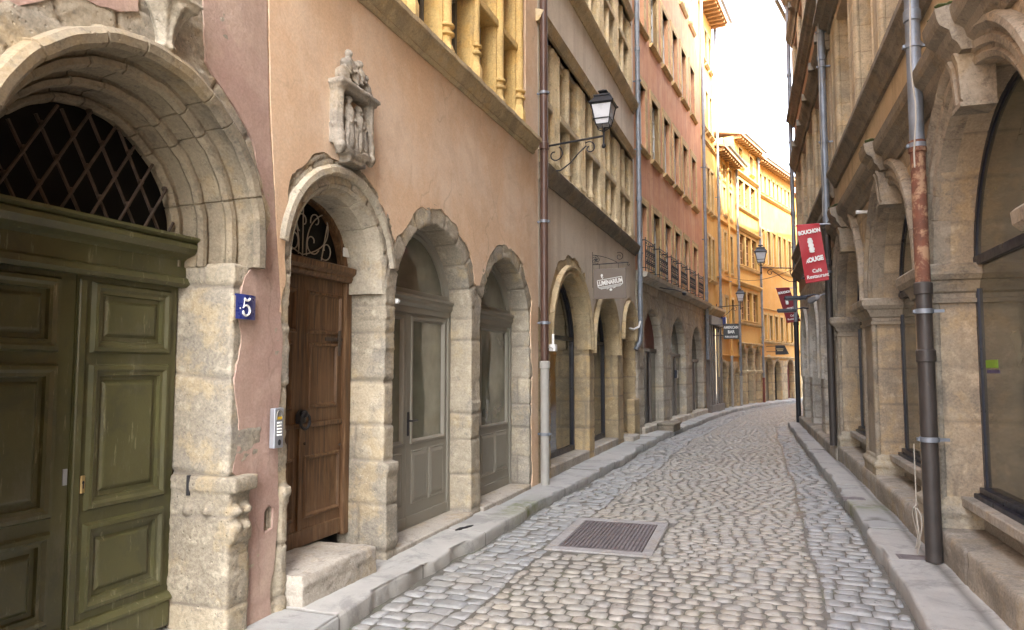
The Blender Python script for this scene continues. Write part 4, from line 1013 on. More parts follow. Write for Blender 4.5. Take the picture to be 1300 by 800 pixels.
def balcony(a, b_):
    t = thing('balcony_railing', FC, (a + b_) / 2, .0, 3.84, 'x', 'railing', 'iron balcony railings of the red house')
    h = (b_ - a) / 2 + .10; d = .17
    B = mb(t)
    B.tube([(-h, -.0, .72), (-h, d, .72), (h, d, .72), (h, 0, .72)], .014, 6); B.tube([(-h, .0, .08), (-h, d, .08), (h, d, .08), (h, 0, .08)], .010, 6); B.tube([(-h, d, .60), (h, d, .60)], .008, 6)
    for x in (-h, h): B.tube([(x, d, .0), (x, d, .78)], .012, 6)
    B.done('rail', 'iron', t, True)
    B = mb(t); n = 5
    for k in range(n):
        x = -h + (k + .5) * 2 * h / n; w_ = h / n
        B.tube([(x + u, d, z) for u, z in spiral((0 - .0, .22), .01, w_ * .8, 0, 500, 18)], .0075, 5)
        B.tube([(x + u, d, z) for u, z in spiral((0, .46), .01, w_ * .8, 180, 680, 18)], .0075, 5)
        B.tube([(x - w_, d, .08), (x - w_, d, .60)], .007, 5)
        B.ellip((x, d, .345), (.02, .012, .03), seg=6); B.ellip((x, d, .66), (.03, .012, .03), seg=6)
    B.done('scrollwork', 'iron', t, True); return t
bl_ = ['against the blue grey downpipe', 'second from the hanging shop sign', 'third from the blue grey downpipe', 'above the middle arch of the grey arcade', 'second from the far downpipe of the red house', 'at the far end of the red house']
for (a, b_), l in zip(cw, bl_):
    t = balcony(a, b_); t['label'] = 'scrolled black iron balcony railing ' + l
roof(HC, LC, 16.4)
t = thing('door_step', FC, 1.95, .30, 0.1, 'small detached stone block step before the first arch of the grey arcade', 'step')
B = mb(t); B.box(-.42, .42, -.18, .20, -.02, .17, .015); B.box(-.45, .45, -.2, .23, .13, .19, .015); B.done('step_block', 'stone_dark', t)

# ------------------------------------------------------------------ the houses farther round the bend
def simple_house(fr, L, label, wall, rows, arches, ledges, rz, stone_='stone_yell', zb=2.0, frame='winwhite', ground_mat='stone_mull', over=.6, sill=.1, sw=.10):
    H = house(fr, label)
    holes = [rect(a, b_, z0, z1) for z0, z1, xs in rows for a, b_ in xs]
    B = mb(H); B.plate(wall_outline(0, L, -.1, [(L, rz), (0, rz)], [notch(c, hw + .05, -.1, zs) for c, hw, zs in arches]), holes, -.4, 0); B.done('plaster_wall', wall, H)
    for z0, z1, xs in rows:
        for a, b_ in xs:
            surround(H, a, b_, z0, z1, sw, sill, stone_); window_(H, a, b_, z0, z1, -.12, frame, 'glass_win', (1, 3), .045)
    if arches:
        tp = [(s, max([zb] + [zs + math.sqrt(max(0, (hw + .16) ** 2 - (s - c) ** 2)) for c, hw, zs in arches if abs(s - c) < hw + .16])) for s in np.arange(L - .02, 0, -.1)]
        B = mb(H); B.plate(wall_outline(.02, L - .02, -.05, tp, [notch(c, hw, -.05, zs) for c, hw, zs in arches]), [], -.42, .03)
        masonry(B, 'stone_arcade', ground_mat, H, Blocks(int(L * 100), (.32, .45), (.4, .8), arches=[(c, hw, zs, .16, 9) for c, hw, zs in arches], zmax=4), .036, .008, .009, .006, .016, .005)
        for k, (c, hw, zs) in enumerate(arches):
            B = mb(H); B.plate(notch(c, hw + .02, -.05, zs), [], -.26, -.22); B.done('shopfront', ['wingrey', 'dark_in', 'red_wood'][k % 3], H)
    for z, e, m in ledges: ledge(H, [(-.05, z), (e * .4, z), (e, z + e * .7), (e, z + e), (-.05, z + e + .03)], 0.02, L - .02, m)
    roof(H, L, rz, over); return H
xs3 = [(.30, .66), (.98, 1.36), (1.66, 2.02)]
HD = simple_house(FD, LD, 'narrow ochre house with a grey timber shopfront next to the red house', 'pl_yel', [(4.75, 6.3, xs3), (7.2, 8.8, xs3), (10.1, 11.6, xs3), (12.6, 13.9, xs3)], [], [(3.45, .30, 'stone_mull'), (9.6, .08, 'stone_yell')], 14.6, sill=.12)
B = mb(HD); B.box(.1, 2.4, -.1, .10, 0, 3.4)
for k in range(6): B.box(.12 + k * .42, .24 + k * .42, .10, .16, .1, 3.2, .01)
B.box(.08, 2.42, .1, .24, 3.1, 3.42, .02); B.box(.08, 2.42, .1, .2, .05, .35, .01); B.done('timber_shopfront', 'timber', HD)
B = mb(HD); B.box(1.0, 1.28, .11, .14, .4, 3.0); B.done('shop_window', 'glass_win', HD)
B = mb(HD); B.box(1.72, 1.95, .11, .15, 1.3, 2.9); B.done('advert_panel', 'cream', HD)
xe = [(.35, .75), (1.25, 1.65), (2.3, 2.7)]
HE = simple_house(FE, LE, 'warm orange house with thin string courses and two low arches', 'pl_or2', [(3.0, 4.35, xe), (5.4, 6.9, xe), (7.6, 8.7, xe), (9.0, 9.6, xe)], [(.75, .55, 1.25), (1.95, .5, 1.2), (2.9, .3, 1.3)], [(2.05, .08, 'pl_or2'), (2.78, .10, 'stone_yell'), (4.95, .08, 'pl_or2'), (7.2, .08, 'pl_or2')], 9.9, zb=1.9, sill=.05, over=.4)
xf = [(.55, 1.25), (1.45, 2.15), (2.35, 3.05)]
HF = simple_house(FF, LF, 'golden plastered house with shuttered triple windows and three narrow stone arches', 'pl_gold', [(3.62, 4.85, xf), (5.95, 7.25, xf), (8.45, 9.6, xf), (10.2, 11.0, [(.7, 1.2), (2.3, 2.8)])], [(.62, .42, 2.05), (1.72, .42, 2.05), (2.8, .4, 2.05)], [(2.55, .12, 'stone_yell'), (3.42, .10, 'stone_yell'), (5.05, .16, 'stone_ochre'), (5.78, .09, 'stone_yell'), (7.38, .14, 'stone_ochre'), (8.28, .10, 'stone_yell'), (9.75, .14, 'stone_ochre')], 11.3, 'stone_ochre', 2.5, 'shutter', over=.35)
for c in (.08, 1.17, 2.26, 3.3): B = mb(HF); profile_collar(B, c - .10, c + .10, -.3, .04, [(0, 1.38), (.05, 1.42), (.06, 1.5), (0, 1.54)]); B.done('capital', 'stone_mull', HF)
for c in (.62, 1.72, 2.8): B = mb(HF); B.ellip((c, .06, 2.55), (.08, .07, .16)); B.done('keystone', 'stone_mull', HF, True)
xg = [(.5 + k * .82, .92 + k * .82) for k in range(6)]
xg7 = [(.4 + k * .62, .72 + k * .62) for k in range(8)]
HG = simple_house(FG, LG, 'pale gold house with long window bands at the far end of the street', 'pl_pale', [(2.92, 4.05, xg), (6.4, 8.0, xg), (9.7, 10.55, xg7)], [(1.1, .55, 1.55), (2.35, .5, 1.45), (4.4, .55, 1.5)], [(2.05, .10, 'stone_yell'), (2.72, .12, 'stone_yell'), (4.3, .05, 'stone_ochre'), (6.2, .12, 'stone_ochre'), (9.45, .12, 'stone_ochre')], 11.1, 'stone_ochre', 2.0, over=.35)
HH = simple_house(FH, LH, 'last golden house beyond the bend of the street', 'pl_gold', [(3, 4.3, xg), (6.4, 8.0, xg)], [(1.5, .6, 1.6), (4, .6, 1.6)], [(2.4, .1, 'stone_yell')], 10.5, 'stone_ochre', 2.3)
# ------------------------------------------------------------------ right side: stone arcade
H1 = house(FR, 'tan stone house with tall moulded glazed arches and console keystones beside the rusty downpipe', 4.0)
A_R = [(-.55, 1.2, 2.38), (2.45, 1.2, 2.38), (5.50, 1.2, 2.38), (8.52, 1.15, 2.36), (11.75, 1.30, 2.36)]
pier_edges = [(.65, 1.25), (3.65, 4.30), (6.70, 7.37), (9.67, 10.45), (13.05, R1L)]
B = mb(H1)
B.plate(wall_outline(-5, R1L, .0, [(R1L, 3.70), (-5, 3.70)], [notch(c, hw, .0, zs, 30) for c, hw, zs in A_R]), [], -.46, 0)
masonry(B, 'stone_arcade', 'stone_right', H1, Blocks(51, (.40, .52), (.55, .95), arches=[(c, hw, zs, .30, 10) for c, hw, zs in A_R], zmax=5), .026, .007, .005, .006, .011, .004)
for c, hw, zs in A_R[1:]:
    B = mb(H1)
    B.arch(c, zs, [(hw - .005, -.1), (hw + .0, .02), (hw + .035, .035), (hw + .05, .02), (hw + .075, .02), (hw + .085, .05), (hw + .13, .055), (hw + .14, .035), (hw + .165, .04), (hw + .175, .06), (hw + .205, .085), (hw + .245, .08), (hw + .26, .05), (hw + .265, -.05)], zs + .02, 80, joints=11)
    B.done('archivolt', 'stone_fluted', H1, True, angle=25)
for a, b_ in pier_edges[1:]:
    B = mb(H1); profile_collar(B, a, b_, -.44, .02, [(-.01, 2.12), (.03, 2.125), (.035, 2.155), (.012, 2.165), (.015, 2.20), (.04, 2.215), (.05, 2.25), (.075, 2.285), (.08, 2.30), (.105, 2.305), (.135, 2.345), (.14, 2.41), (.12, 2.43), (-.01, 2.435)])
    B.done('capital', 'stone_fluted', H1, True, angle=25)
    B = mb(H1); profile_collar(B, a, b_, -.44, .005, [(.055, .24), (.055, .44), (.07, .45), (.075, .485), (.06, .51), (.03, .525), (.035, .56), (.02, .575), (-.01, .60)])
    masonry(B, 'pier_base', 'stone_pale', H1, None, .013, 0, .004, 0, .01, .003)
    B = mb(H1)
    for k, q in enumerate((a + .03, a + .10, b_ - .10, b_ - .03)): B.lathe(q, .01, [(.032 if k in (0, 3) else .024, .56), (.032 if k in (0, 3) else .024, 2.2)], 12)
    B.box(a + .13, b_ - .13, -.02, .02, .56, 2.2)
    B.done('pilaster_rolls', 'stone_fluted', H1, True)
for k, (c, hw, zs) in enumerate(A_R):
    d = -.28
    B = mb(H1); B.arch(c, zs, [(hw - .045, d - .04), (hw - .045, d + .015), (hw + .02, d + .015), (hw + .02, d - .04)], .62, 40)
    B.box(c - hw + .04, c + hw - .04, d - .03, d + .03, 2.41, 2.48); B.box(c - hw + .05, c + hw - .05, d - .03, d + .06, .62, .68); B.box(c - hw + .05, c + hw - .05, d - .02, d + .10, .60, .635)
    f = B.done('shop_frame', 'navy', H1)
    B = mb(H1); B.plate(notch(c, hw - .02, .63, zs), [], d - .015, d - .005); p = B.done('pane', 'glass_right', f)
    if k == 2:
        B = mb(H1); B.box(6.30, 6.58, d - .005, d - .002, 1.605, 1.665); B.done('sticker', 'green_lbl', p)
        B = mb(H1); B.box(6.27, 6.56, d - .005, d - .002, 1.565, 1.59); B.done('sticker', 'violet_lbl', p)
    B = mb(H1); B.box(c - hw - .0, c + hw + .0, -.45, -.24, .36, .53); B.box(c - hw - .0, c + hw + .0, -.45, -.10, .525, .60, .008); B.done('window_sill', 'stone_step', H1)
B = mb(H1); B.prof([(-.46, .02), (.075, .02), (.085, .30), (.08, .355), (-.46, .365)], -5, R1L - .01)
masonry(B, 'plinth_step', 'stone_step', H1, Blocks(61, (.9, 1.0), (1.1, 1.7), zmax=3), .022, .012, .006, .010, .013, .010)
CP = lambda o: [(-.1 + 0, 3.66), (.03 + o, 3.66), (.05 + o, 3.71), (.08 + o, 3.74), (.095 + o, 3.80), (.15 + o, 3.84), (.165 + o, 3.88), (.175 + o, 3.95), (.05, 4.0), (-.1, 4.0)]
B = mb(H1); B.prof(CP(0), 1.0, R1L - .02)
for c, hw, zs in A_R[1:]: B.prof(CP(.085), c - .18, c + .18)
B.done('cornice', 'stone_dark', H1)
for c, hw, zs in A_R[1:]:
    B = mb(H1); B.loops([[(c - w_, -.1, z), (c + w_, -.1, z), (c + w_, d_, z), (c + w_ * .45, d_ + .0, z), (c + w_ * .4, d_ - .025, z), (c - w_ * .4, d_ - .025, z), (c - w_ * .45, d_, z), (c - w_, d_, z)] for z, w_, d_ in ((3.34, .08, .085), (3.37, .085, .105), (3.60, .095, .12), (3.67, .10, .145))])
    B.box(c - .10, c + .10, -.1, .115, 3.31, 3.34)
    B.done('keystone_console', 'stone_fluted', H1)
    B = mb(H1)
    for k in range(26):
        x, y, q = c + rng.uniform(-.16, .16), rng.uniform(.05, .22), rng.uniform(.015, .045); B.ellip((x, y, 4.0), (q, q, .014), seg=6)
    B.done('moss_tuft', 'moss', H1, True)
def upper(H, s0, s1, floors, pil, wall, top, st='stone_rwin', topz=16.8):
    holes = [rect(a1 - .05, b0 + .05, z0, z1) for z0, z1 in floors for (a0, a1), (b0, b1) in zip(pil, pil[1:])]
    B = mb(H); B.plate(rect(s0, s1, top, topz), holes, -.45, 0); B.done('plaster_wall', wall, H)
    for z0, z1 in floors:
        for a, b_ in pil:
            B = mb(H); B.box(a, b_, -.42, .0, z0 - .02, z1 + .1); m = b_ - a
            B.box(a + m * .22, b_ - m * .22, .0, .02, z0 - .02, z1 + .1, .008)
            for q in (a + .02, b_ - .02): B.lathe(q, -.015, [(.04, z0), (.04, z1 + .1)], 10)
            B.done('pilaster', st, H, True, angle=35)
        for (a0, a1), (b0, b1) in zip(pil, pil[1:]):
            window_(H, a1, b0, z0, z1, -.36, 'wingrey', 'glass_win', (1, 3), .05)
upper(H1, -5, R1L, [(4.80, 7.1), (8.7, 11.0)], [(-4.2, -3.6), (-2.4, -1.8), (-.4, .1), (1.4, 1.9), (3.2, 3.7), (5.0, 5.5), (6.8, 7.3), (8.6, 9.1), (10.35, 10.9), (12.3, 12.85)], 'pl_tan', 3.95)
def bigledge(H, z, s0, s1, mat='stone_dark', e=.18, name='sill_ledge'):
    B = mb(H); B.prof([(-.1, z - .22), (.04, z - .22), (.06, z - .16), (e * .6, z - .12), (e * .75, z - .06), (e, z - .03), (e, z + .03), (.02, z + .06), (-.1, z + .06)], s0, s1)
    return B.done(name, mat, H)
bigledge(H1, 4.76, 2.0, R1L - .3, e=.15); bigledge(H1, 7.45, 3, R1L - .1, e=.26, name='entablature'); bigledge(H1, 8.60, 3, R1L - .1); bigledge(H1, 11.4, 3, R1L - .1, e=.26, name='entablature')
roof(H1, R1L, 16.8, s0=-5)

H2 = house(FR, 'grey stone house with three plain arches and stacked hooded windows past the grey downpipe', R1L)
A_R2 = [(15.0, .98, 2.10), (17.62, 1.0, 2.10), (20.2, .98, 2.05)]
B = mb(H2); B.plate(wall_outline(R1L, R2L, .0, [(R2L, 3.72), (R1L, 3.72)], [notch(c, hw, .0, zs, 24) for c, hw, zs in A_R2]), [], -.50, -.01)
masonry(B, 'stone_arcade', 'stone_rgrey', H2, Blocks(71, (.30, .40), (.45, .8), arches=[(c, hw, zs, .25, 9) for c, hw, zs in A_R2], zmax=5), .030, .010, .007, .008, .013, .005)
for c, hw, zs in A_R2:
    B = mb(H2); B.arch(c, zs, [(hw + .0, -.1), (hw + .01, .02), (hw + .05, .04), (hw + .10, .05), (hw + .13, .02), (hw + .13, -.1)], 1.4, 36); B.done('arch_moulding', 'stone_rgrey', H2, True, angle=30)
    B = mb(H2); B.plate(notch(c, hw + .01, .3, zs), [], -.30, -.28); B.arch(c, zs, [(hw - .05, -.29), (hw - .05, -.20), (hw + .01, -.20), (hw + .01, -.29)], .3, 24); p = B.done('shopfront', 'navy', H2)
    B = mb(H2); B.plate(notch(c, hw - .12, .5, zs), [], -.285, -.272); B.done('pane', 'glass_shop', p)
B = mb(H2); B.prof([(-.5, .02), (.10, .02), (.11, .26), (.10, .31), (-.5, .32)], R1L + .01, R2L)
masonry(B, 'plinth_step', 'stone_step', H2, Blocks(62, (.9, 1.0), (.8, 1.3), zmax=3), .026, .012, .007, .010, .014, .010)
B = mb(H2); profile_collar(B, R1L + .05, R1L + .45, -.2, .05, [(.05, .3), (.06, .45), (.03, .5), (.0, .55), (.0, 2.05), (.06, 2.12), (.09, 2.22), (.09, 2.28), (0, 2.32), (0, 3.6)]); B.done('engaged_pier', 'stone_fluted', H2)
B = mb(H2); B.prof([(-.1, 3.98), (.03, 3.98), (.06, 4.04), (.12, 4.08), (.20, 4.16), (.20, 4.24), (-.1, 4.28)], R1L + .02, R2L); masonry(B, 'cornice', 'stone_dark', H2, None, .022, 0, .006, 0, .01, .006)
pil2 = [(R1L + .05, R1L + .35), (14.42, 14.8), (16.05, 16.43), (17.7, 18.08), (19.35, 19.73), (21.2, 21.78)]
upper(H2, R1L, R2L, [(4.72, 6.95), (8.75, 10.5), (12.2, 13.9)], pil2, 'pl_brick', 3.70, topz=17.0)
bigledge(H2, 4.68, R1L + .02, R2L); bigledge(H2, 8.62, R1L + .02, R2L + .05, e=.22); bigledge(H2, 12.1, R1L + .02, R2L + .05, e=.22)
for z in (7.15, 10.75, 14.1):
    for (a0, a1), (b0, b1) in zip(pil2, pil2[1:]):
        B = mb(H2); B.prof([(-.1, z - .15), (.05, z - .15), (.08, z - .05), (.16, z + .03), (.20, z + .12), (.02, z + .20), (-.1, z + .20)], a1 - .38, b0 + .34); B.box(a1 - .40, a1 - .28, .0, .24, z + .0, z + .14); B.done('hood_moulding', 'stone_dark', H2)
roof(H2, R2L, 17.0, s0=R1L)
H3 = house(FR3, 'unseen ochre house behind the right arcade, added to shade the far houses')  # unseen block put in to cast shade; its height sets the sunlit line
B = mb(H3); B.plate(rect(0, LR3, -.1, 12.3), [rect(1 + k * 2, 2 + k * 2, z, z + 1.6) for k in range(8) for z in (.6, 3.6, 6.6)], -.4, 0); B.done('plaster_wall', 'pl_gold', H3)
for k in range(8):
    for z in (.6, 3.6, 6.6): window_(H3, 1 + k * 2, 2 + k * 2, z, z + 1.6)
roof(H3, LR3, 12.3, .4)
# ------------------------------------------------------------------ downpipes and cables
def downpipe(fr, s, d, pieces, label, brackets=()):
    """pieces: (z0, z1, radius, material, name)"""
    t = thing('downpipe', fr, s, d, 0, label, 'downpipe', 'rainwater downpipes on the house fronts')
    for z0, z1, r, m, nm in pieces:
        B = mb(t); B.lathe(0, 0, [(r, z0), (r, z1)], 20); B.lathe(0, 0, [(r + .001, z1 - .10), (r + .011, z1 - .095), (r + .011, z1 - .01), (r + .001, z1)], 20); B.done(nm, m, t, True)
    for z, r in brackets:
        B = mb(t); B.lathe(0, 0, [(r, z - .02), (r + .012, z - .018), (r + .012, z + .018), (r, z + .02)], 20); B.box(-.012, .012, -d - .0, -r * .9, z - .012, z + .012); B.box(-.02, .02, r, r + .025, z - .012, z + .012); B.done('bracket', 'zinc', t, True)
    return t
downpipe(FA, 9.20, .10, [(1.66, 4.62, .052, 'pipe_brown', 'pipe'), (4.62, 9.0, .052, 'pipe_brown', 'pipe'), (9.0, 14.3, .052, 'pipe_brown', 'pipe'), (.10, 1.70, .058, 'pipe_pale', 'foot_sleeve')], 'brown downpipe with a pale lower sleeve between the salmon house and the mauve house', ((2.2, .052), (3.55, .052), (5.3, .052), (.75, .058), (7.5, .052)))
t = thing('conduit', FA, 9.42, .03, 0, 'thin grey metal conduit running up beside the brown downpipe', 'conduit')
B = mb(t); B.tube([(0, 0, 1.1), (0, 0, 14)], .022, 10); B.done('tube', 'zinc', t, True)
B = mb(t)
for z in (2.4, 4.0, 4.8, 5.9, 7.2): B.box(-.035, .035, -.03, .03, z - .02, z + .02, .005)
B.done('clamps', 'zinc', t)
B = mb(t); B.tube([(0, 0, .12), (0, 0, 1.1)], .030, 10); B.done('lower_sleeve', 'pipe_brown', t, True)
t = thing('junction_box', FA, 9.36, .17, 1.86, 'small white plastic junction box on the side of the brown downpipe', 'junction box')
B = mb(t); B.box(-.04, .05, -.05, .04, -.03, .06, .006); B.box(.0, .03, -.02, .01, .06, .20, .004); B.done('box', 'white', t)
B = mb(t); B.tube([(-.04, .0, .0), (-.10, .01, .01), (-.16, -.02, .02)], .008, 6); B.done('cable', 'cable', t, True)
downpipe(FA, 16.42, .12, [(2.95, 5.5, .055, 'zinc', 'pipe'), (5.5, 9, .055, 'zinc', 'pipe'), (9, 14.3, .055, 'zinc', 'pipe')], 'blue grey zinc downpipe at the corner between the mauve house and the red house', ((4.2, .055), (6.6, .055), (8.2, .055)))
t = thing('downpipe', FA, 16.42, .12, 0, 'bent blue grey pipe foot and short white waste pipe under the corner downpipe', 'downpipe', 'rainwater downpipes on the house fronts')
B = mb(t); B.tube([(0, 0, 2.95), (0, -.0, 2.4), (-.02, -.02, 2.2), (-.1, -.1, 2.02)], .055, 14); B.done('bend', 'zinc', t, True)
B = mb(t); B.tube([(-.05, .0, 2.65), (-.25, .0, 2.52), (-.55, -.06, 2.45), (-.8, -.1, 2.46)], .022, 8); B.done('waste_pipe', 'white', t, True)
downpipe(FC, LC - .12, .12, [(1.9, 4.2, .055, 'zinc', 'pipe'), (4.2, 10, .055, 'zinc', 'pipe'), (10, 16.3, .055, 'zinc', 'pipe')], 'zinc downpipe between the red house and the narrow ochre house', ((3.4, .055), (6.0, .055), (8.5, .055)))
downpipe(FD, LD, .12, [(3.6, 14.5, .05, 'zinc', 'pipe')], 'zinc downpipe between the narrow ochre house and the warm orange house', ((5, .05), (8, .05)))
downpipe(FE, 1.75, .09, [(.1, 2.1, .05, 'pipe_pale', 'foot_sleeve'), (2.1, 9.8, .045, 'pl_or2', 'pipe')], 'pale orange downpipe in the middle of the warm orange house', ((5, .045),))
downpipe(FE, LE, .10, [(.1, 1.3, .055, 'pipe_pale', 'foot_sleeve'), (1.3, 9.9, .05, 'zinc', 'pipe')], 'zinc downpipe with a white foot between the warm orange house and the golden house', ((3, .05),))
downpipe(FF, LF, .10, [(.1, 1.2, .05, 'red_wood', 'foot_sleeve'), (1.2, 11.2, .05, 'zinc', 'pipe')], 'zinc downpipe between the golden house and the pale gold house', ((3, .05),))
downpipe(FR, 6.52, .14, [(.12, 1.75, .061, 'pipe_dark', 'foot_sleeve'), (1.75, 2.28, .057, 'pipe_dark', 'pipe'), (2.28, 3.42, .055, 'pipe_rust', 'rusty_pipe'), (3.42, 4.5, .055, 'zinc', 'pipe'), (4.5, 9.0, .055, 'zinc', 'pipe'), (9, 16.7, .055, 'zinc', 'pipe')], 'old downpipe with a rusty middle and dark foot at the nearest tan stone pier', ((1.05, .061), (2.05, .057), (3.38, .055), (4.2, .055)))
t = thing('loose_cable', FR, 6.45, .22, 0, 'loose loop of thin white cable hanging by the foot of the rusty downpipe', 'cable')
B = mb(t); pts = [(.22 + .0 * k, -.0, 1.0 - k * .06) for k in range(9)] + [(.22 + .09 * math.sin(k * .55), .02 * math.cos(k), .50 - .16 * (1 - math.cos(k * .55))) for k in range(18)] + [(.2, -.02, .3), (.24, 0, .17), (.16, .02, .15), (.13, .0, .24), (.20, .01, .50)]
B.tube(pts, .0042, 6); B.done('wire', 'cable', t, True)
t = thing('loose_cable', FR, 6.30, .20, 0, 'thin white cable clipped along the upper grey part of the rusty downpipe', 'cable')
B = mb(t); B.tube([(.02 * math.sin(k * 1.3), .01 * math.cos(k * .8) - (.0 if k < 18 else 0), 3.15 + k * .12) for k in range(30)], .006, 6); B.done('wire', 'cable', t, True)
downpipe(FR, 13.15, .14, [(.35, 3.4, .055, 'pipe_dark', 'pipe'), (4.0, 6.9, .06, 'zinc', 'pipe'), (3.4, 4.0, .055, 'pipe_dark', 'pipe'), (6.9, 16.7, .06, 'zinc', 'pipe')], 'grey zinc downpipe between the tan stone house and the grey stone house', ((5.4, .06), (7.3, .06), (6.7, .06), (3.2, .055)))
t = thing('loose_cable', FR, 13.0, .2, 0, 'thin pale cable hanging down beside the grey zinc downpipe of the arcade', 'cable')
B = mb(t); B.tube([(.02 * math.sin(k * 1.1), .008 * math.cos(k * .8), 4.1 + k * .12) for k in range(40)], .006, 6); B.done('wire', 'cable', t, True)
downpipe(FR, R2L + .06, .10, [(.12, 2.9, .065, 'black', 'foot_sleeve'), (2.9, 6, .055, 'zinc', 'pipe'), (6, 10, .055, 'zinc', 'pipe'), (10, 16.9, .055, 'zinc', 'pipe')], 'tall zinc downpipe with a black foot at the far corner of the arcade', ((5, .055), (8, .055), (12, .055)))
t = thing('wall_rod', FR, 9.75, .0, 3.50, 'short white rod sticking out under the dark cornice', 'rod')
B = mb(t); B.tube([(0, -.02, 0), (-.02, .16, .0)], .022, 8); B.done('rod', 'white', t, True)
t = thing('street_cable', FE, 1.5, .0, 5.2, 'thin cable stretched across the far end of the street', 'cable')
B = mb(t); e = FR.p(21.5, .1, 4.1); f0 = FE.p(1.5, 0, 5.2); dx = (e - f0); la = Matrix.Rotation(-FE.rz, 3, 'Z') @ dx
B.tube([(la.x * k / 10, -la.y * k / 10, (4.35 - 5.2) * k / 10 - .25 * math.sin(PI * k / 10)) for k in range(11)], .008, 5); B.done('wire', 'iron', t, True)

# ------------------------------------------------------------------ street lamps on wall brackets
def lantern(t, x, z, k=1.0):
    """four sided tapering lantern, its foot at (x, z) in the plane of the bracket (local x out of the wall)"""
    P = lambda u, v, h: (x + u * k, v * k, z + h * k)
    g = .185; b_ = .115; zb, zt = .10, .46
    B = MB(1)
    for u in (-1, 1):
        for v in (-1, 1): B.tube([P(u * b_, v * b_, zb), P(u * g, v * g, zt)], .011 * k, 6)
    for q, h in ((b_, zb), (g, zt), (b_ + .028, zb + .10)):
        B.tube([P(-q, -q, h), P(q, -q, h), P(q, q, h), P(-q, q, h), P(-q, -q, h)], .011 * k, 6)
    B.loops([[P(u * q, v * q, h) for u, v in ((-1, -1), (1, -1), (1, 1), (-1, 1))] for q, h in ((.205, .455), (.225, .475), (.21, .49), (.135, .60), (.15, .61), (.15, .63), (.06, .655), (.03, .665), (.03, .69), (.075, .70), (.085, .715), (.06, .735), (.025, .745), (.02, .755))])
    for u, v in ((-1, 0), (1, 0), (0, -1), (0, 1)):
        B.tube([P(u * b_, v * b_, zb), P(u * .10, v * .10, .04), P(u * .03, v * .03, .0)], .010 * k, 6)
    for u, v in ((-1, -1), (1, -1), (1, 1), (-1, 1)): B.ellip(P(u * .215, v * .215, .485), (.018 * k,) * 3, seg=6)
    B.ellip(P(0, 0, .01), (.03 * k, .03 * k, .05 * k), seg=8)
    h = B.done('lantern_frame', 'black', t, True, angle=30)
    B = MB(1); B.loops([[P(u * q, v * q, hh) for u, v in ((-1, -1), (1, -1), (1, 1), (-1, 1))] for q, hh in ((b_ - .004, zb), (g - .006, zt - .005))]); B.done('lantern_glass', 'lamp_glass', h)
def bracket_lamp(x, y, z, L, out, label, k=1.0, rise=.0):
    t = world_thing('street_lamp', x, y, z, label, 'street lamp', 'lantern street lamps on wall brackets', 0 if out > 0 else PI)
    B = MB(1); B.tube([(0, 0, 0), (L * .5, 0, .03 + rise * .5), (L, 0, .06 + rise)], .020 * k, 8); B.box(-.02, .02, -.03, .03, -.34, .12)
    B.tube([(u, 0, w_) for u, w_ in spiral((.13, -.13), .035, .12, 90, 420, 26)], .012 * k, 6)
    pts = [(u, 0, w_) for u, w_ in [(0.01, -.20), (.02, -.28), (.10, -.36), (.22, -.36), (.36, -.27), (.50, -.13), (.60, -.05)]]
    pts = [(u * L / .85, 0, w_) for u, _, w_ in pts]; B.tube(pts, .014 * k, 6)
    B.tube([(u, 0, w_) for u, w_ in spiral((L * .76, -.085), .095, .02, 130, -260, 22)], .012 * k, 6)
    B.tube([(L, 0, -.06), (L, 0, .12 + rise)], .018 * k, 8); B.ellip((L, 0, -.08), (.03, .03, .035), seg=8)
    B.done('wall_bracket', 'iron', t, True)
    lantern(t, L, .13 + rise, k)
bracket_lamp(-2.95, 9.62, 4.70, .82, 1, 'black lantern with frosted glass on a scrolled bracket beside the brown downpipe', .76)
bracket_lamp(.68, 21.55, 4.36, 1.0, -1, 'black lantern on a long arm from the far corner of the right arcade', .78)
q = FD.p(2.2, 0, 3.85); bracket_lamp(q.x, q.y, 3.85, .86, 1, 'black lantern above the black hanging bar sign on the left', .72)

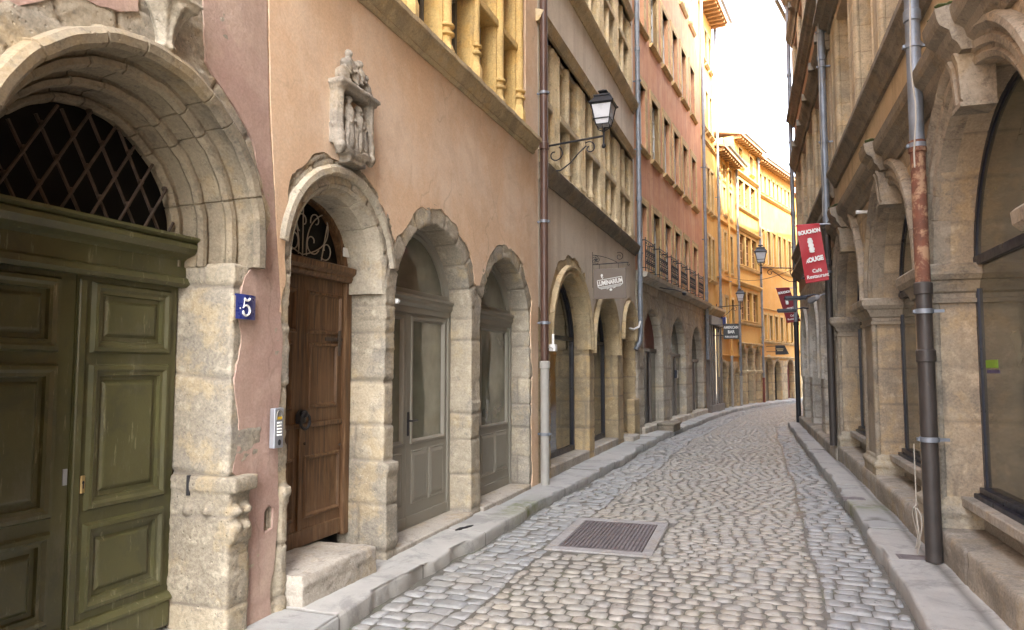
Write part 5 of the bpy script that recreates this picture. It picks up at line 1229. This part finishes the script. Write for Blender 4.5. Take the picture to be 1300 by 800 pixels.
# ------------------------------------------------------------------ hanging signs and banners
def lum():
    t = world_thing('hanging_sign', -2.95, 12.3, 2.79, 'taupe square shop sign lettered LUMINARIUM hanging from a scrolled iron bracket', 'shop sign')
    B = MB(1); B.box(.03, .59, -.012, .012, 0, .52, .003); s = B.done('sign_board', 'sign_brown', t)
    text('LUMINARIUM', .105, 'white_en', t, (.315, -.0135, .285), bold=.004, rot=(PI / 2, rad(-8), 0), sx=.70)
    B = MB(1)
    c_, s_ = math.cos(rad(8)), math.sin(rad(8)); R_ = lambda u, v: (.315 + u * c_ - v * s_, -.0145, .285 + u * s_ + v * c_)
    for v, hw, th in ((.062, .215, .005), (-.060, .215, .005), (-.078, .20, .004), (-.093, .175, .004)):
        B.loops([[R_(u, v + q) + () for u, q in ((-hw, -th), (hw, -th), (hw, th), (-hw, th))]], cap=False) if 0 else B.tube([R_(-hw, v), R_(hw, v)], th, 6)
    for u in (-.215, .215): B.tube([R_(u, -.06), R_(u, .062)], .005, 6)
    B.lathe(.0, 0, [(0, 0)], 3) if 0 else None
    B.ellip((.175, -.014, .405), (.020, .004, .026), seg=8); B.ellip((.175, -.014, .375), (.010, .004, .014), seg=8)
    B.tube([R_(-.13, .075), R_(-.10, .10)], .004, 5); B.ellip((.33, -.014, .155), (.026, .003, .022), seg=10)
    B.tube([(.26, -.014, .165), (.29, -.014, .175)], .005, 5); B.tube([(.37, -.014, .18), (.41, -.014, .195)], .006, 5)
    B.done('emblem', 'white_en', s)
    B = MB(1); zt = .60
    B.box(-.01, .015, -.012, .012, .2, .82); B.tube([(0, 0, zt), (.62, 0, zt + .015)], .008, 6)
    B.tube([(u, 0, w_) for u, w_ in spiral((.64, zt - .02), .008, .035, 360, 90, 14)], .006, 5)
    for x in (.13, .46): B.tube([(x, 0, zt), (x, 0, .52)], .005, 6)
    B.tube([(a, 0, z) for a, _, z in bez((.0, 0, zt + .17), (.25, 0, zt + .14), (.44, 0, zt + .02), 12)], .006, 5)
    B.tube([(u, 0, w_) for u, w_ in spiral((.48, zt + .12), .015, .075, 0, 480, 30)], .006, 5)
    for q in range(5): B.tube([(u, 0, w_) for u, w_ in spiral((.07 + .02 * math.cos(q * 1.3), zt + .08 + .03 * math.sin(q * 1.3)), .008, .045, q * 72, q * 72 + 400, 16)], .005, 5)
    B.done('bracket', 'iron', t, True)
lum()
def banner(x, y, z, w_, h, skew, mat, pole, label, logo=1.0):
    t = world_thing('banner', x, y, z, label, 'banner', 'red restaurant banners on the arcade')
    B = MB(1); n, m = 10, 14
    def S(i, j): u, v = i / n, j / m; return (u * w_ + skew * v, -.03 * math.sin(v * 3 + u * 2) - .012 * math.sin(u * 5 + v * 4), -h * v - .02 * u * 0 + .07 * u * (0 + v * .7))
    B.loops([[S(i, j) for i in range(n + 1)] for j in range(m + 1)], closed=False, cap=False)
    bmesh.ops.solidify(B.bm, geom=list(B.bm.faces), thickness=.003)
    cl = B.done('cloth', mat, t, True)
    B = MB(1); B.tube([(-.02, 0, 0), (pole, 0, .0 - .0)], .014, 8); B.done('pole', 'grey_metal', t, True)
    B = MB(1); B.tube([S(0, 0), S(n, 0)], .017, 8); B.done('hem_bar', mat, t, True); B = MB(1); B.tube([S(0, m), S(n, m)], .014, 8); B.done('hem_bar', mat, t, True)
    def put(body, size, u, v, bold, sx=1.0, jig=0):
        p = S(u * n, v * m)
        o = text(body, size, 'white_en', cl, (p[0], p[1] - .020, p[2]), bold=bold, rot=(PI / 2, rad(-5 - jig), 0), sx=sx)
    put('BOUCHON', .085, .50, .13, .005, .75, 3); put('ROUGE', .10, .52, .62, .006, .80, 6)
    put('Café', .078, .56, .82, .002, .95, 3); put('Restaurant', .078, .56, .915, .002, .95, 3)
    B = MB(1)
    p = S(.48 * n, .37 * m)
    for k, (du, dz) in enumerate(((-.01, .06), (.0, .0), (.012, -.06))): B.ellip((p[0] + du, p[1] - .018, p[2] + dz), (.045, .006, .042), seg=10)
    B.ellip((p[0] - .015, p[1] - .018, p[2] + .10), (.035, .006, .02), seg=8); B.ellip((p[0] + .015, p[1] - .018, p[2] - .1), (.04, .006, .018), seg=8)
    B.done('emblem', 'white_en', cl, True); return t
banner(.36, 12.4, 3.87, .345, .92, .115, 'red_flag', .68, 'bright red restaurant banner lettered BOUCHON ROUGE on a pole over the tan arcade')
banner(.06, 22.02, 3.87, .36, .98, .27, 'red_flag2', .52, 'dark red restaurant banner farther back, partly hidden by the black pipe')
def plaque(name, x, y, z, w_, h, lines, label, mat='black'):
    t = world_thing(name, x, y, z, label, 'shop sign')
    B = MB(1); B.box(0, w_, -.03, .03, 0, h, .006); s = B.done('sign_board', mat, t)
    for body, size, zz, bold, sx in lines: text(body, size, 'white_en', s, (w_ / 2, -.032, zz), bold=bold, sx=sx)
    B = MB(1); B.tube([(-.35, 0, h - .03), (w_ * .4, 0, h - .03)], .012, 6); B.tube([(-.35, 0, .12), (.0, 0, .12)], .012, 6); B.done('bracket', 'iron', t); return t
plaque('hanging_sign', -1.63, 25.6, 2.59, .50, .51, [('AMERICAN', .125, .385, .004, .75), ('BAR', .14, .235, .005, .85), ('PUB LOUNGE', .085, .07, .003, .78)], 'square black hanging sign lettered AMERICAN BAR PUB LOUNGE')
t = plaque('hanging_sign', 0.0, 32.0, 2.17, .36, .38, [], 'small dark hanging sign with two pale lines at the far end of the street')
B = MB(1); B.box(.04, .31, -.034, -.03, .215, .245); B.box(.07, .29, -.034, -.03, .15, .175); B.done('pale_lines', 'cream', t)
B = MB(1); B.loops([[(a, y, z) for a, z in ((.33, .0), (.36, .38), (.52, .02))] for y in (-.02, .02)]); B.done('awning_side', 'black', t)

# ------------------------------------------------------------------ floodlights and small fittings on the right
def flood(s, z, L, label):
    t = thing('floodlight', FR, s, .0, z, label, 'floodlight', 'black floodlights on the grey arcade')
    B = mb(t); B.box(-.07, .07, .28, .28 + L, -.035, .035, .015); B.box(-.06, .06, .3, .26 + L, -.05, -.034); B.done('lamp_head', 'navy', t)
    B = mb(t); B.tube([(0, -.02, .03), (0, .15, .05), (0, .32, .02)], .018, 6); B.box(-.05, .05, -.02, .03, -.06, .1); B.done('arm', 'navy', t, True)
flood(15.75, 3.02, .42, 'black floodlight under the bright red banner'); flood(18.55, 2.98, .45, 'black floodlight nearest the far corner of the right arcade')
t = thing('spotlight', FR, 14.2, .12, 2.88, 'small silver spotlight on the grey pier below the bright red banner', 'spotlight')
B = mb(t); B.loops([[(.0 + a * .12 + r * math.cos(q) * .0, .10 + a * .10 + r * math.cos(q), -a * .05 + r * math.sin(q)) for q in [2 * PI * k / 12 for k in range(12)]] for a, r in ((0, .02), (.05, .045), (.9, .055), (1, .058))]); B.done('lamp_head', 'grey_metal', t, True)
B = mb(t); B.tube([(0, -.12, .05), (0, 0, .05), (.02, .12, .0)], .012, 6); B.done('arm', 'grey_metal', t, True)
t = thing('iron_emblem', FR, 15.9, .0, 3.42, 'small curled iron emblem over the black floodlight', 'emblem')
B = mb(t); B.tube([(0, .0, 0), (0, .35, 0)], .012, 6)
for q in (.1, .2, .3): B.tube([(0, q + u, w_) for u, w_ in spiral((0, .05), .01, .05, 0, 400, 14)], .009, 5)
B.done('scrolls', 'iron', t, True)
t = thing('wall_spotlight', FC, 3.0, .28, 3.60, 'thin black spotlight arm below the balcony ledge of the red house', 'spotlight')
B = mb(t); B.tube([(-1.1, -.2, .02), (-.3, .1, .02), (.1, .22, -.02)], .014, 6); B.ellip((.15, .22, -.04), (.14, .06, .05)); B.done('lamp_arm', 'navy', t, True)
t = thing('letter_box', FC, 4.1, .04, 1.45, 'small dark entry box on the grey pier between the first two grey arches', 'entry box')
B = mb(t); B.box(-.09, .09, -.02, .06, -.11, .11, .01); B.box(-.07, .07, .06, .065, .0, .08); B.done('case', 'navy', t)
for k, (s, z, l) in enumerate(((0.35, 3.32, 'on the timber shopfront'),)):
    t = thing('wall_box', FD, s + 1.9, .22, z, 'small blue grey alarm box over the black bar sign', 'alarm box'); B = mb(t); B.box(-.1, .1, -.05, .12, -.12, .16, .02); B.done('case', 'blue', t)

t = world_thing('gully_slot', -2.78, 6.42, .118, 'small ragged dark patch painted for the shade in a drain slot in the left pavement before the grey door', 'drain slot', rz=rad(70))
B = MB(1); pts = jag([(-.13, .0), (-.05, .025), (.02, .018), (.06, .03), (.13, .015), (.08, -.012), (.0, -.02), (-.07, -.015), (-.13, 0)], .02, .02, 4)
B.loops([[(a, c, z) for a, c in pts[:-1]] for z in (-.01, .0015)]); B.done('slot_dark_patch', 'dark_in', t)  # flat near-black patch paints the darkness inside the slot
for o in bpy.data.objects:
    for k in ('_side', '_off'):
        if k in o: del o[k]
bpy.context.view_layer.update()
